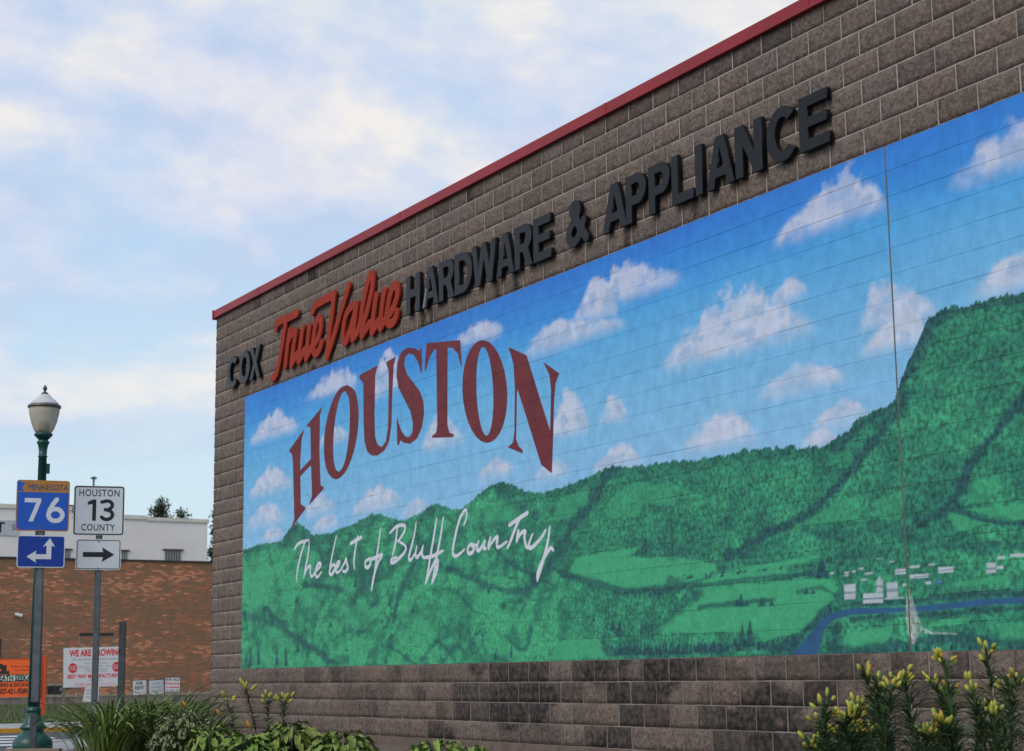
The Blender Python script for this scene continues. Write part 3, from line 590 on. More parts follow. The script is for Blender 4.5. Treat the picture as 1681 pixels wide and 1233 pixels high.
def block_grid(x0, x1, z0, z1, nx, nz, front, back, rough, seed, ends=(0, 0)):
    """closed-front block: gridded face plus a rim turned back to the wall"""
    gx = np.linspace(x0, x1, nx + 1); gz = np.linspace(z0, z1, nz + 1); X, Z = np.meshgrid(gx, gz); Y = np.full(X.shape, front)
    if rough:
        rs = np.random.default_rng(seed); d = rs.random(X.shape) ; inn = np.zeros(X.shape); inn[1:-1, 1:-1] = 1
        Y = Y - inn * (.0056 + .0052 * d) - (1 - inn) * (.0046 + .0016 * d)
        jx = (rs.random(X.shape) - .5) * .0035; X = X + jx * (1 - inn); Z = Z + (rs.random(X.shape) - .5) * .003 * (1 - inn)
        if ends[0]: X[:, 0] -= .006 + .022 * rs.random(nz + 1); Y[:, 0] -= .004
    V = np.stack([X, Y, Z], -1).reshape(-1, 3); idx = np.arange(V.shape[0]).reshape(X.shape)
    F = np.stack([idx[:-1, :-1], idx[:-1, 1:], idx[1:, 1:], idx[1:, :-1]], -1).reshape(-1, 4)
    ring = np.concatenate([idx[0, :-1], idx[:-1, -1], idx[-1, :0:-1], idx[:0:-1, 0]]); nb = len(ring); k0 = len(V)
    if not rough:
        E0 = V[ring].copy(); V = np.concatenate([V, E0]); ring = k0 + np.arange(nb); k0 = len(V)
    RV = V[ring].copy(); RV[:, 1] = back
    if ends[0]:
        le = RV[:, 0] < x0 - .002; RV[le, 1] = back + .30
    V = np.concatenate([V, RV]); j = np.arange(nb); jn = (j + 1) % nb
    F = np.concatenate([F, np.stack([ring[j], k0 + j, k0 + jn, ring[jn]], -1)])
    return V, F
def build_wall():
    cells = []
    for n in ROWS:
        off = 0.0 if n % 2 else B / 2; z0, z1 = ZM + n * H, ZM + (n + 1) * H
        if n == 25: z1 = ZM + 25.9 * H
        cuts = [XL] + [k * B + off for k in range(-3, 60) if XL + .05 < k * B + off < XR - .05] + [XR]
        for a, b in zip(cuts[:-1], cuts[1:]):
            inm = 0 <= n < 19
            parts = []
            if inm and a < MU0 < b: parts = [(a, MU0, False), (MU0, b, True)]
            elif inm and a < MU1 < b: parts = [(a, MU1, True), (MU1, b, False)]
            else: parts = [(a, b, inm and MU0 <= a and b <= MU1)]
            for p, q, painted in parts:
                if q - p < .02: continue
                segs = [(p, q)]
                if painted and p < JOINT - .02 and q > JOINT + .02: segs = [(p, JOINT), (JOINT, q)]
                for s0, s1 in segs: cells.append((n, s0, s1, z0, z1, painted))
    info = []
    for c in cells:
        n, a, b, z0, z1, pt = c; P = proj([(a, 0, z0), (b, 0, z0), (b, 0, z1), (a, 0, z1)])
        area = 0.5 * abs(np.dot(P[:, 0], np.roll(P[:, 1], 1)) - np.dot(P[:, 1], np.roll(P[:, 0], 1)))
        m = P.mean(0); vis = 0 <= m[0] <= 1681 and 0 <= m[1] <= 1233
        info.append((area if vis else 0, P[:, 0].max() - P[:, 0].min(), max(abs(P[3, 1] - P[0, 1]), abs(P[2, 1] - P[1, 1]))))
    order = np.argsort([-i[0] for i in info]); single = set(order[:300].tolist())
    mural_o = None
    geo = {True: [], False: []}; ones = []
    for i, c in enumerate(cells):
        n, a, b, z0, z1, pt = c; g = .0042
        if pt:
            k = .609 / 1.15; nx = int(max(2, min(70, math.ceil(info[i][1] * k)))); nz = int(max(2, min(40, math.ceil(info[i][2] * k))))
            if a > 16.2: nx, nz = 6, 4
            l = a + (.0 if abs(a - JOINT) > .01 else .0085); r_ = b - (.0 if abs(b - JOINT) > .01 else .0085)
            if a == MU0: l = a
            V, F = block_grid(l, r_, z0 + .0021, z1 - .0021, nx, nz, -.0065, .008, False, i)
        else:
            jl = .0052; V, F = block_grid(a + (0 if a == XL else jl + .0012), b - jl - .0012, z0 + jl, z1 - jl, (8 if n in (19, -1, -2, -3, -4) else 6), 4, 0.0, .03, True, 1000 + i, (a == XL, 0))
        if i in single: ones.append((pt, V, F, c, i))
        else: geo[pt].append((V, F, c, i))
    def battrs(V, c, i):
        n = c[0]; rs = np.random.default_rng(5000 + i); t = .92 + .17 * rs.random(); w = (rs.random() - .5) * .08
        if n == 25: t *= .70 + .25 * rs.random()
        if rs.random() < .08: t *= .84
        hz = sstep(12, 1, np.array([c[1]]))[0] * .10
        col = np.array([.200 * (1 + w), .152, .125 * (1 - w)]) * t + hz * np.array([.0, .0, .0])
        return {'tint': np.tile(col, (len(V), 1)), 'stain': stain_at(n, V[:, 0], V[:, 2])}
    # unpainted blocks
    Vs, Fs, As, k = [], [], {'tint': [], 'stain': []}, 0
    for V, F, c, i in geo[False]:
        Vs.append(V); Fs.append(F + k); k += len(V); A = battrs(V, c, i); As['tint'].append(A['tint']); As['stain'].append(A['stain'])
    o = link('block_courses', grid_mesh('block_courses', np.concatenate(Vs), np.concatenate(Fs), {q: np.concatenate(v) for q, v in As.items()}), M_block, wall, True); o['kind'] = 'stuff'
    # painted blocks: evaluate the painting once for all of them
    allp = [(V, F, None) for V, F, c, i in geo[True]] + [(V, F, i) for pt, V, F, c, i in ones if pt]
    # painted joints between them
    xs = np.concatenate([np.arange(MU0, JOINT, .035), np.arange(JOINT, MU1, .03), [MU1]]); JV, JF, k = [], [], 0
    for n in range(0, 20):
        zz = [ZM + n * H - .006, ZM + n * H + .006]
        if n == 0: zz[0] = ZM + .0015
        if n == 19: zz[1] = ZM + n * H - .0015
        Xg, Zg = np.meshgrid(xs, zz); V = np.stack([Xg, np.full(Xg.shape, -.0046), Zg], -1).reshape(-1, 3); ix = np.arange(len(V)).reshape(Xg.shape)
        F = np.stack([ix[:-1, :-1], ix[:-1, 1:], ix[1:, 1:], ix[1:, :-1]], -1).reshape(-1, 4); JV.append(V); JF.append(F + k); k += len(V)
    JV, JF = np.concatenate(JV), np.concatenate(JF)
    bigV = np.concatenate([p[0] for p in allp] + [JV]); C, veg, hs, ss = paint(bigV[:, 0], bigV[:, 2])
    grime_shade = np.zeros(len(bigV)); jn = len(JV)
    grime_shade[-jn:] = np.clip(.14 + .30 * veg[-jn:] + 2.4 * (fbm(JV[:, 0] * 1.7, JV[:, 2] * 5, 3, 77) - .5) + .30 * (fbm(JV[:, 0] * 9, JV[:, 2] * 5, 2, 78) - .5), .0, .75)
    # range of points belonging to each painted block
    pos = 0; sl = []
    for p in allp: sl.append(slice(pos, pos + len(p[0]))); pos += len(p[0])
    def at_(s): return {'paint': C[s], 'veg': veg[s], 'letter_distance': hs[s], 'script_distance': ss[s], 'grime_shade': grime_shade[s]}
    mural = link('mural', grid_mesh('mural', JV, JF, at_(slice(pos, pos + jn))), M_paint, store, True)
    setp(mural, 'landscape mural of blue sky, clouds and green bluffs with a maroon town name')
    Vs, Fs, k, idx = [], [], 0, []
    for (V, F, i), s in zip(allp, sl):
        if i is None: Vs.append(V); Fs.append(F + k); k += len(V); idx.append(np.arange(s.start, s.stop))
    idx = np.concatenate(idx)
    o = link('painted_block_courses', grid_mesh('painted_block_courses', np.concatenate(Vs), np.concatenate(Fs), at_(idx)), M_paint, mural, True); o['kind'] = 'stuff'
    for (V, F, i), s in zip(allp, sl):
        if i is not None: link('painted_block', grid_mesh('painted_block', V, F, at_(s)), M_paint, mural, True)
    for pt, V, F, c, i in ones:
        if not pt: link('block', grid_mesh('block', V, F, battrs(V, c, i)), M_block, wall, True)
build_wall()
# control joint: bead of sealant in the gap
M_caulk = mat('joint_sealant', (0.125, 0.125, 0.105), 0.8, noise=(3, 0.35))
link('control_joint', MB().box((JOINT - .0085, -.0053, ZM + .002), (JOINT + .0085, .005, ZM + 19 * H - .002)).mesh(), M_caulk, store, True)
# metal coping in lengths, lapped at the seams
M_coping = mat('red_coping_metal', (0.30, 0.030, 0.036), 0.45, noise=(1.5, 0.12), spec=.22)
zc0, zc1 = ZM + 25.9 * H, ZM + 25.9 * H + .102
seams = [XL - .05] + [float(onY(x, y, -.04)[0]) for x, y in ((424, 478), (657, 356), (994, 180))]
seams += [seams[-1] + 3.05 * k for k in (1, 2, 3, 4)]
for k, (a, b) in enumerate(zip(seams[:-1], seams[1:])):
    mb = MB(); mb.box((a + .002, -.05, zc0 - .012), (b - .002, .30, zc1)); mb.box((a + .002, -.055, zc0 - .012), (b - .002, -.05, zc0 + .002))
    if k: mb.box((a - .018, -.0535, zc0 - .0105), (a + .018, -.0515, zc1 + .002))
    link('coping_length', mb.mesh(), M_coping, store, True)
link('coping_end_cap', MB().box((XL - .075, -.062, zc0 - .03), (XL - .049, .30, zc1 + .012)).mesh(), M_coping, store, True)
link('roof_deck', MB().box((XL + .1, .32, zc0 + .001), (XR + 7.5, 13.9, zc0 + .02)).mesh(), mat('roof_membrane', (.12, .12, .12), .9, noise=(2, .2)), store, True)

# ------------------------------------------------------------------ raised wall letters
LH, LT = 0.457, 0.105
def arcpts(cx, cy, rx, ry, a0, a1, n=14): return [(cx + rx * math.cos(R(a0 + (a1 - a0) * k / n)), cy + ry * math.sin(R(a0 + (a1 - a0) * k / n))) for k in range(n + 1)]
def glyph(c, w):
    h, t = LH, LT * min(1, max(.8, w / .36)); b = .088
    if c == 'I': return [[(0, 0), (w, 0), (w, h), (0, h)]]
    if c == 'L': return [[(0, 0), (w, 0), (w, b), (t, b), (t, h), (0, h)]]
    if c == 'H': return [[(0, 0), (t, 0), (t, .42 * h), (w - t, .42 * h), (w - t, 0), (w, 0), (w, h), (w - t, h), (w - t, .62 * h), (t, .62 * h), (t, h), (0, h)]]
    if c == 'E': return [[(0, 0), (w, 0), (w, b), (t, b), (t, .42 * h), (.93 * w, .42 * h), (.93 * w, .60 * h), (t, .60 * h), (t, h - b), (.97 * w, h - b), (.97 * w, h), (0, h)]]
    if c == 'A': return [[(0, 0), (t, 0), (.27 * w + .02, .2 * h), (.73 * w - .02, .2 * h), (w - t, 0), (w, 0), (.64 * w, h), (.36 * w, h)], [(.36 * w, .37 * h), (.5 * w, .80 * h), (.64 * w, .37 * h)]]
    if c == 'N': return [[(0, 0), (t, 0), (t, .62 * h), (w - t * 1.05, 0), (w, 0), (w, h), (w - t, h), (w - t, .38 * h), (t * 1.05, h), (0, h)]]
    if c == 'X': return [[(0, 0), (t * 1.1, 0), (.5 * w, .34 * h), (w - t * 1.1, 0), (w, 0), (.64 * w, .5 * h), (w, h), (w - t * 1.1, h), (.5 * w, .67 * h), (t * 1.1, h), (0, h), (.36 * w, .5 * h)]]
    if c == 'W': return [[(.15 * w, 0), (.34 * w, 0), (.5 * w, .62 * h), (.66 * w, 0), (.85 * w, 0), (w, h), (.83 * w, h), (.74 * w, .38 * h), (.58 * w, h), (.42 * w, h), (.26 * w, .38 * h), (.17 * w, h), (0, h)]]
    if c == 'O': return [arcpts(w / 2, h / 2, w / 2, h / 2 + .008, 0, 360, 28)[:-1], arcpts(w / 2, h / 2, w / 2 - t, h / 2 - .082, 0, 360, 24)[:-1]]
    if c == 'C': return [arcpts(w * .52, h / 2, w * .52, h / 2 + .008, 42, 318, 24) + arcpts(w * .52, h / 2, w * .52 - t, h / 2 - .082, 312, 48, 20)]
    if c == 'D': return [[(0, 0), (.45 * w, 0)] + arcpts(.45 * w, h / 2, .55 * w, h / 2, -84, 84, 16) + [(.45 * w, h), (0, h)], [(t, b)] + arcpts(.45 * w, h / 2, .55 * w - t, h / 2 - b, -88, 88, 12) + [(t, h - b)]]
    if c == 'P': return [[(0, 0), (t, 0), (t, .36 * h), (.55 * w, .36 * h)] + arcpts(.58 * w, .68 * h, .42 * w, .32 * h, -86, 86, 14) + [(.5 * w, h), (0, h)], [(t, .54 * h)] + arcpts(.56 * w, .68 * h, .44 * w - t, .135 * h, -88, 88, 10) + [(t, .82 * h)]]
    if c == 'R': return [[(0, 0), (t, 0), (t, .38 * h), (.45 * w, .38 * h), (w - t * 1.12, 0), (w, 0), (.76 * w, .42 * h)] + arcpts(.56 * w, .70 * h, .40 * w, .30 * h, -48, 86, 12) + [(.5 * w, h), (0, h)], [(t, .55 * h)] + arcpts(.55 * w, .69 * h, .40 * w - t, .135 * h, -88, 88, 10) + [(t, .83 * h)]]
    if c == '&':
        S = [smooth_line([(w * x, h * y) for x, y in q], 5) for q in ([(.93, .10), (.62, .42), (.30, .78), (.36, .90), (.52, .90), (.58, .78), (.46, .62), (.22, .44), (.14, .26), (.24, .12), (.42, .10), (.62, .22), (.82, .50)],)]
        return brush_loops(S, .046, .012)
M_char = mat('charcoal_letter_plastic', (0.0085, 0.0095, 0.012), 0.33, noise=(5, 0.25), spec=.2)
M_red = mat('red_letter_plastic', (0.33, 0.036, 0.016), 0.65, noise=(3, 0.1), spec=.12)
YF, YB = -.072, -.026                       # letter front and back, standing off the wall
Z0L = ZM + 20 * H - .012
def word(name, txt, edges, label, m=M_char):
    # edges: photo pixels of each letter's left and right limits on its baseline zone
    xs = []
    for (x0, x1, ym) in edges: xs.append((float(onY(x0, ym, YF)[0]), float(onY(x1, ym, YF)[0])))
    root = empty(name, (xs[0][0], 0, Z0L), label, 'wall lettering', 'raised words of the wall sign')
    for ch, (a, b) in zip(txt, xs):
        me = curve_mesh(glyph(ch, b - a), (YB - YF) / 2 - .003, .003, 'letter')
        o = link('letter', me, m, root); place(o, root, face_matrix((a, (YF + YB) / 2, Z0L), (1, 0, 0)))
        pg = link('mounting_stud', MB().tube([((b - a) * .2, LH * .3, -.052), ((b - a) * .2, LH * .3, -.02)], .01, 6).tube([((b - a) * .2, LH * .8, -.052), ((b - a) * .2, LH * .8, -.02)], .01, 6).mesh(), M_char, o)
    return root
word('raised_lettering', 'COX', [(372.9, 389.5, 612), (392.2, 409.8, 602), (409.8, 426.6, 592)], 'short raised word of three charcoal letters at the wall end, left of the red script')
word('raised_lettering', 'HARDWARE', [(666.8, 688.8, 485), (693, 719.4, 475), (720.2, 745.5, 465), (746, 774.5, 455), (774.8, 813.5, 440), (814.2, 843.6, 422), (844.6, 873.6, 408), (875.2, 904.2, 392)], 'raised charcoal letters spelling HARDWARE right after the red script')
word('raised_lettering', '&', [(927.8, 964, 365)], 'single raised charcoal ampersand between the two long words on the wall')
word('raised_lettering', 'APPLIANCE', [(988.6, 1028.6, 340), (1025.8 + 1, 1060, 322), (1064.6, 1099, 306), (1102.2, 1137, 290), (1141, 1152, 275), (1158.6, 1204.4, 262), (1206, 1250.6, 240), (1257.6, 1308, 215), (1311, 1360, 195)], 'raised charcoal letters spelling APPLIANCE at the right end of the sign')
def script_word():
    A = lambda P: smooth_line([(p[0], p[2]) for p in (onY(430 + x / 7.706, 470 + y / 7.706, -.06) for x, y in P)], 4)
    Bc = lambda P: smooth_line([(p[0], p[2]) for p in (onY(530 + x / 7.25, 430 + y / 7.25, -.06) for x, y in P)], 4)
    true_ = [A(s) for s in ([(175, 530), (195, 470), (260, 425), (360, 385), (440, 340)], [(300, 430), (268, 640), (232, 860), (195, 1050), (165, 1130), (130, 1165)],
        [(348, 565), (320, 740), (290, 1000)], [(322, 720), (370, 610), (420, 580), (395, 760), (368, 985)], [(372, 985), (440, 860)], [(512, 540), (482, 720), (458, 945)], [(462, 940), (535, 810)], [(597, 510), (572, 700), (553, 910)], [(556, 905), (625, 770)],
        [(660, 735), (705, 660), (735, 560), (742, 450), (718, 405), (685, 455), (655, 600), (642, 740), (652, 830), (692, 845), (732, 775), (748, 715)])]
    val = [A([(635, 325), (670, 250), (700, 220), (800, 165), (890, 115)]), Bc([(130, 385), (100, 640), (68, 880), (48, 1120)])] + [Bc(s) for s in ([(48, 1125), (112, 930), (190, 660), (260, 430), (305, 285)],
        [(398, 510), (330, 540), (272, 640), (240, 800), (243, 935), (275, 940), (322, 800), (372, 620), (398, 520)], [(398, 520), (372, 700), (348, 910)], [(350, 912), (425, 790), (470, 520), (525, 260), (572, 150), (590, 190), (580, 330), (530, 560), (475, 740), (458, 870)], [(460, 875), (550, 735)],
        [(630, 405), (602, 600), (578, 835)], [(580, 835), (655, 710)], [(727, 355), (694, 560), (678, 780)], [(680, 785), (755, 660)], [(800, 610), (842, 530), (882, 400), (880, 305), (842, 285), (795, 400), (765, 560), (758, 660), (780, 735), (830, 720), (868, 650), (876, 600)])]
    root = empty('raised_lettering', (true_[1][0][0], 0, Z0L), 'long red raised brush script name on the block wall', 'wall lettering', 'raised words of the wall sign')
    for S in (true_, val):
        lo = brush_loops(S, .054, .010); me = curve_mesh(lo, .012, .003, 'script_word'); o = link('script_word', me, M_red, root)
        place(o, root, face_matrix((0, -.046, 0), (1, 0, 0)))
        c = S[1][0]
        link('mounting_stud', MB().tube([(c[0], c[1], -.05), (c[0], c[1], -.012)], .012, 6).mesh(), M_char, o)
script_word()

# ------------------------------------------------------------------ street lamp and road signs
M_green = mat('green_lamp_enamel', (0.008, 0.065, 0.050), 0.38, noise=(4, 0.15), spec=.5)
M_band = mat('lamp_band_metal', (0.14, 0.12, 0.12), 0.45, metal=.6, noise=(5, .15))
M_steel = mat('galvanised_steel', (0.17, 0.18, 0.19), 0.55, metal=.6, noise=(9, 0.2))
M_dsteel = mat('weathered_steel', (0.10, 0.105, 0.11), 0.6, metal=.5, noise=(9, 0.25))
def globe_mat():
    m = bpy.data.materials.new('prismatic_globe'); m.use_nodes = True; b = m.node_tree.nodes['Principled BSDF']
    b.inputs['Base Color'].default_value = (.60, .55, .44, 1); b.inputs['Roughness'].default_value = .5; b.inputs['Transmission Weight'].default_value = .38; b.inputs['IOR'].default_value = 1.15
    w = m.node_tree.nodes.new('ShaderNodeTexWave'); w.wave_type = 'RINGS'; w.inputs['Scale'].default_value = 30
    bp = m.node_tree.nodes.new('ShaderNodeBump'); bp.inputs['Strength'].default_value = .25; m.node_tree.links.new(w.outputs['Fac'], bp.inputs['Height']); m.node_tree.links.new(bp.outputs[0], b.inputs['Normal']); return m
LD = 20.0
def ground_at(x, d, y=1110): p = at(x, y, d); return (float(p[0]), float(p[1]))
def up_z(g, y):
    dx = np.array([g[0] - CAM[0], g[1] - CAM[1]]); a = (616.5 - y) / FPX
    return float(CAM[2] + (a * (FWD[:2] @ dx) - UPV[:2] @ dx) / (UPV[2] - a * FWD[2]))
def street_lamp():
    gx, gy = ground_at(57.5, LD); s = LD / FPX
    base = Vector((gx, gy, -.02)); zt = lambda y: up_z((gx, gy), y)
    root = empty('street_lamp', base, 'green cast iron street lamp with frosted acorn globe behind the route signs', 'street lamp')
    def part(name, prof, m, n=28, parent=root, smooth=True): return link(name, MB().lathe(prof, n).mesh(smooth=smooth), m, parent)
    y = lambda v: zt(v) + .02
    part('base', [(.225, 0), (.228, .06), (.222, y(1216)), (.205, y(1212)), (.150, y(1204)), (.122, y(1200)), (.118, y(1198)), (.150, y(1196)), (.152, y(1193)), (.120, y(1188)), (.095, y(1180)), (.082, y(1172)), (.078, y(1168)), (.088, y(1167)), (.086, y(1165)), (.075, y(1163)), (.072, y(1160))], M_green)
    p = part('pole', [(.071, y(1160) + .0005), (.058, y(900)), (.048, y(751)), (.056, y(750.5)), (.056, y(748.5)), (.047, y(748)), (.050, y(738)), (.062, y(730)), (.076, y(727)), (.078, y(726)), (.060, y(724)), (.058, y(722))], M_green, 20)
    link('outlet_box', MB().box((.028, .028, y(778)), (.078, .07, y(762))).mesh(), M_green, p)
    part('collar', [(.058, y(722) + .0005), (.10, y(716)), (.108, y(715)), (.108, y(712)), (.088, y(711))], M_green)
    g = part('globe', [(.088, y(711) + .001), (.115, y(706)), (.150, y(694)), (.174, y(680)), (.184, y(670.6))], globe_mat(), 32)
    part('globe_roof', [(.178, y(665.4)), (.165, y(662)), (.125, y(657)), (.082, y(652)), (.062, y(648.5)), (.045, y(647.6))], mat('globe_roof_glass', (.56, .56, .55), .4, noise=(6, .1)), 32, g)
    part('band', [(.184, y(670.5)), (.195, y(669.8)), (.196, y(666.2)), (.179, y(665.5))], M_band, 32, g)
    part('lamp_holder', [(.05, y(710)), (.06, y(700)), (.055, y(694)), (.02, y(691))], mat('lamp_holder_ceramic', (.35, .28, .18), .6, noise=(5, .1)), 14, g)
    part('finial', [(.046, y(647.5)), (.040, y(645.5)), (.014, y(643)), (.012, y(642)), (.026, y(639)), (.024, y(636.5)), (.012, y(634)), (.010, y(632.6))], M_green, 16)
street_lamp()
def rounded(w, h, r, n=5):
    P = []
    for cx, cy, a in ((w / 2 - r, h / 2 - r, 0), (-w / 2 + r, h / 2 - r, 90), (-w / 2 + r, -h / 2 + r, 180), (w / 2 - r, -h / 2 + r, 270)):
        P += [(cx + r * math.cos(R(a + 90 * k / n)), cy + r * math.sin(R(a + 90 * k / n))) for k in range(n + 1)]
    return P
def flat(name, loops, z, m, parent, th=.0008):
    me = curve_mesh(loops, th, 0, name); me.transform(Matrix.Translation((0, 0, z + th))); return link(name, me, m, parent)
def text_on(parent, txt, x, y, size, z, m, width=None, bold=0.0, align='CENTER', space=1.0, name='lettering', shear=0):
    me = text_mesh(txt, size, bold, width, align, name, space)
    if shear: me.transform(Matrix(((1, shear, 0, 0), (0, 1, 0, 0), (0, 0, 1, 0), (0, 0, 0, 1))))
    me.transform(Matrix.Translation((x, y, z))); return link(name, me, m, parent)
def uchannel(mb, x, y, z0, z1, w=.075, d=.035, M=None):
    t = .006
    for lo, hi in (((x - w * .25, y, z0), (x + w * .25, y + t, z1)), ((x - w * .25 - t, y, z0), (x - w * .25, y + d, z1)), ((x + w * .25, y, z0), (x + w * .25 + t, y + d, z1)), ((x - w / 2, y + d, z0), (x - w * .25, y + d + t, z1)), ((x + w * .25, y + d, z0), (x + w / 2, y + d + t, z1))):
        mb.box(lo, hi, None, M)
    return mb
M_sblue = mat('sign_blue', tuple(alb(26, 84, 178)), .4, noise=(8, .06), spec=.4)
M_sgold = mat('sign_gold', tuple(alb(172, 118, 52)), .45, noise=(8, .08), spec=.4)
M_navy = mat('sign_navy', tuple(alb(38, 62, 112)), .45, noise=(8, .06))
M_dblue = mat('arrow_sign_blue', tuple(alb(14, 52, 140)), .4, noise=(8, .06), spec=.4)
M_swht = mat('sign_white', (.76, .77, .79), .45, noise=(6, .05), spec=.4)
M_sltr = mat('sign_letter_white', (.70, .71, .73), .45, noise=(8, .04))
M_sblk = mat('sign_black', (.012, .013, .016), .5, noise=(8, .1))
SR = Vector((RGT[0], RGT[1], 0)).normalized()
def facing(x, d, turn=0.0):
    gx, gy = ground_at(x, d); to = Vector((CAM[0] - gx, CAM[1] - gy, 0)).normalized(); r_ = Vector((0, 0, 1)).cross(to); r_.rotate(Matrix.Rotation(turn, 3, 'Z')); return gx, gy, r_
def plate_root(name, x, d, turn, label, cat, group=None, z=-.02):
    gx, gy, r_ = facing(x, d, turn); root = empty(name, (gx, gy, z), label, cat, group, math.atan2(r_.y, r_.x)); return root
# a panel's local frame: X right, Y up, Z towards the viewer
UP = Matrix(((1, 0, 0, 0), (0, 0, -1, 0), (0, 1, 0, 0), (0, 0, 0, 1)))
def panel(root, name, w, h, cx, cz, m, r=.03, y=-.06, th=.003, lean=0.0):
    me = curve_mesh([rounded(w, h, r)] if r else [[(-w / 2, -h / 2), (w / 2, -h / 2), (w / 2, h / 2), (-w / 2, h / 2)]], th, 0, name)
    o = link(name, me, m, root); o.matrix_local = Matrix.Translation((cx, y, cz)) @ Matrix.Rotation(lean, 4, 'Y') @ UP; return o
def local_z(x, y, d): return up_z(ground_at(x, d), y) + .02
def px2m(n, d): return n * d / FPX
def arrow(P): return [P]
for _o in [o for o in COL.objects if o.get('label', '').startswith('raised charcoal letters spelling HARDWARE')]:
    _a = sorted([c for c in _o.children], key=lambda c: c.matrix_local.translation.x if False else c.location.x)[1]; _w = float(onY(719.4, 475, YF)[0] - onY(693, 475, YF)[0])
    flat('bare_leg', [[(.012, .01), (LT * .62, .01), (.30 * _w, .47 * LH), (.225 * _w, .50 * LH)]], (YB - YF) / 2 + .0006, mat('bare_letter_metal', (.16, .16, .17), .5, noise=(9, .2)), _a)
def route_76():
    d = 19.5; root = plate_root('route_sign', 58.8, d, R(6), 'blue and gold route 76 sign over a blue turn arrow sign on one post', 'road sign')
    mb = MB(); uchannel(mb, 0, -.045, local_z(58.8, 1152, d), local_z(58.8, 800, d), .092, .035); link('post', mb.mesh(), M_steel, root)
    mb = MB(); uchannel(mb, -.004, -.012, 0, local_z(58.8, 1178, d) + .04, .082, .03); link('ground_stub', mb.mesh(), M_dsteel, root)
    w = .598; cz = local_z(58.8, 831, d); cx = px2m(.8, d); p = panel(root, 'route_panel', w, w * .985, cx, cz, M_sgold, .03)
    hw = w / 2
    flat('blue_field', [[(-hw + .012, hw * .985 - .14), (-hw + .012, -hw * .985 + .045), (-hw + .02, -hw * .985 + .022), (-hw + .045, -hw * .985 + .013), (hw - .045, -hw * .985 + .013), (hw - .02, -hw * .985 + .022), (hw - .012, -hw * .985 + .045), (hw - .012, hw * .985 - .14)]], .003, M_sblue, p)
    text_on(p, 'MINNESOTA', .055, hw - .118, .070, .0045, M_navy, .45, 0.0)
    s = .0098 * w / .61
    flat('state_outline', [[(-.295 + .1 * x, hw - .135 + .118 * y) for x, y in ((.06, .02), (.10, .5), (.0, .95), (.2, 1.0), (.45, .9), (.95, .78), (.65, .52), (.55, .38), (.62, .22), (.85, .02))]], .003, M_sblue, p)
    for pts, nm in (([(-.205, .085), (-.02, .085), (-.02, .045), (-.105, -.185), (-.155, -.185), (-.075, .035), (-.205, .035)], '7'),): flat('route_digit', [pts], .0048, M_sltr, p)
    six = [smooth_line([(.19, .055), (.11, -.02), (.075, -.10)], 4), [(.145 + .075 * math.cos(a), -.105 + .065 * math.sin(a)) for a in np.linspace(0, 6.283, 25)]]
    flat('route_digit', brush_loops([[(.155, .075), (.115, .02), (.078, -.05), (.066, -.105)], [(.145 + .079 * math.cos(a), -.105 + .069 * math.sin(a)) for a in np.linspace(0, 6.283, 25)]], .0255, .006), .0048, M_sltr, p)
    for bx, by in ((-.02, .22), (-.02, -.24), (-.25, -.24), (.25, -.24)): link('bolt', MB().lathe([(.009, .003), (.009, .009), (.004, .011)], 8).mesh(), M_steel, p).location = (bx, by, 0)
    w2, h2 = .535, .37; q = panel(root, 'arrow_panel', w2, h2, px2m(.4, d), local_z(58.8, 906, d), M_sltr, .03)
    flat('blue_field', [rounded(w2 - .022, h2 - .022, .022)], .003, M_dblue, q)
    flat('turn_arrow', [[(-.16, -.06), (-.05, .01), (-.062, -.032), (.06, -.032), (.06, .07), (.02, .055), (.095, .155), (.155, .055), (.115, .068), (.115, -.088), (-.062, -.088), (-.05, -.13)]], .0048, M_sltr, q)
    for by in (.16, -.16): link('bolt', MB().lathe([(.009, .003), (.009, .009), (.004, .011)], 8).mesh(), M_steel, q).location = (0, by, 0)
route_76()
def county_13():
    d = 20.6; root = plate_root('route_sign', 156, d, R(4), 'white county 13 sign over a white right arrow sign, on a steel channel post', 'road sign')
    mb = MB(); uchannel(mb, 0, -.045, 0, local_z(156, 806, d), .078, .032); link('post', mb.mesh(), M_steel, root)
    w = .605; p = panel(root, 'route_panel', w, w, px2m(-1.9, d), local_z(156, 839, d), M_swht, .035)
    flat('border', [rounded(w - .012, w - .012, .032), rounded(w - .04, w - .04, .022)], .003, M_sblk, p)
    text_on(p, 'HOUSTON', 0, .175, .085, .0035, M_sblk, .48, .012, space=1.1); text_on(p, 'COUNTY', -.005, -.245, .082, .0035, M_sblk, .40, .012, space=1.1)
    flat('route_digit', [[(-.08, -.125), (-.035, -.125), (-.035, .135), (-.075, .135), (-.135, .105), (-.135, .068), (-.08, .08)]], .003, M_sblk, p)
    A3 = [(.03, .105)] + [(.095 + .062 * math.cos(a), .068 + .052 * math.sin(a)) for a in np.linspace(2.2, -1.2, 12)]
    B3 = [(.075, .012)] + [(.092 + .070 * math.cos(a), -.05 + .058 * math.sin(a)) for a in np.linspace(1.3, -2.6, 14)]
    flat('route_digit', brush_loops([A3, B3], .021, .005), .003, M_sblk, p)
    w2, h2 = .535, .372; q = panel(root, 'arrow_panel', w2, h2, px2m(-.8, d), local_z(156, 911, d), M_swht, .03)
    flat('border', [rounded(w2 - .02, h2 - .02, .026), rounded(w2 - .036, h2 - .036, .02)], .003, M_sblk, q)
    flat('arrow', [[(-.185, -.03), (.055, -.03), (.04, -.09), (.19, .0), (.04, .09), (.055, .03), (-.185, .03)]], .003, M_sblk, q)
    for by in (.155, -.165): link('bolt', MB().lathe([(.009, .003), (.009, .009), (.004, .011)], 8).mesh(), M_steel, q).location = (0, by, 0)
county_13()
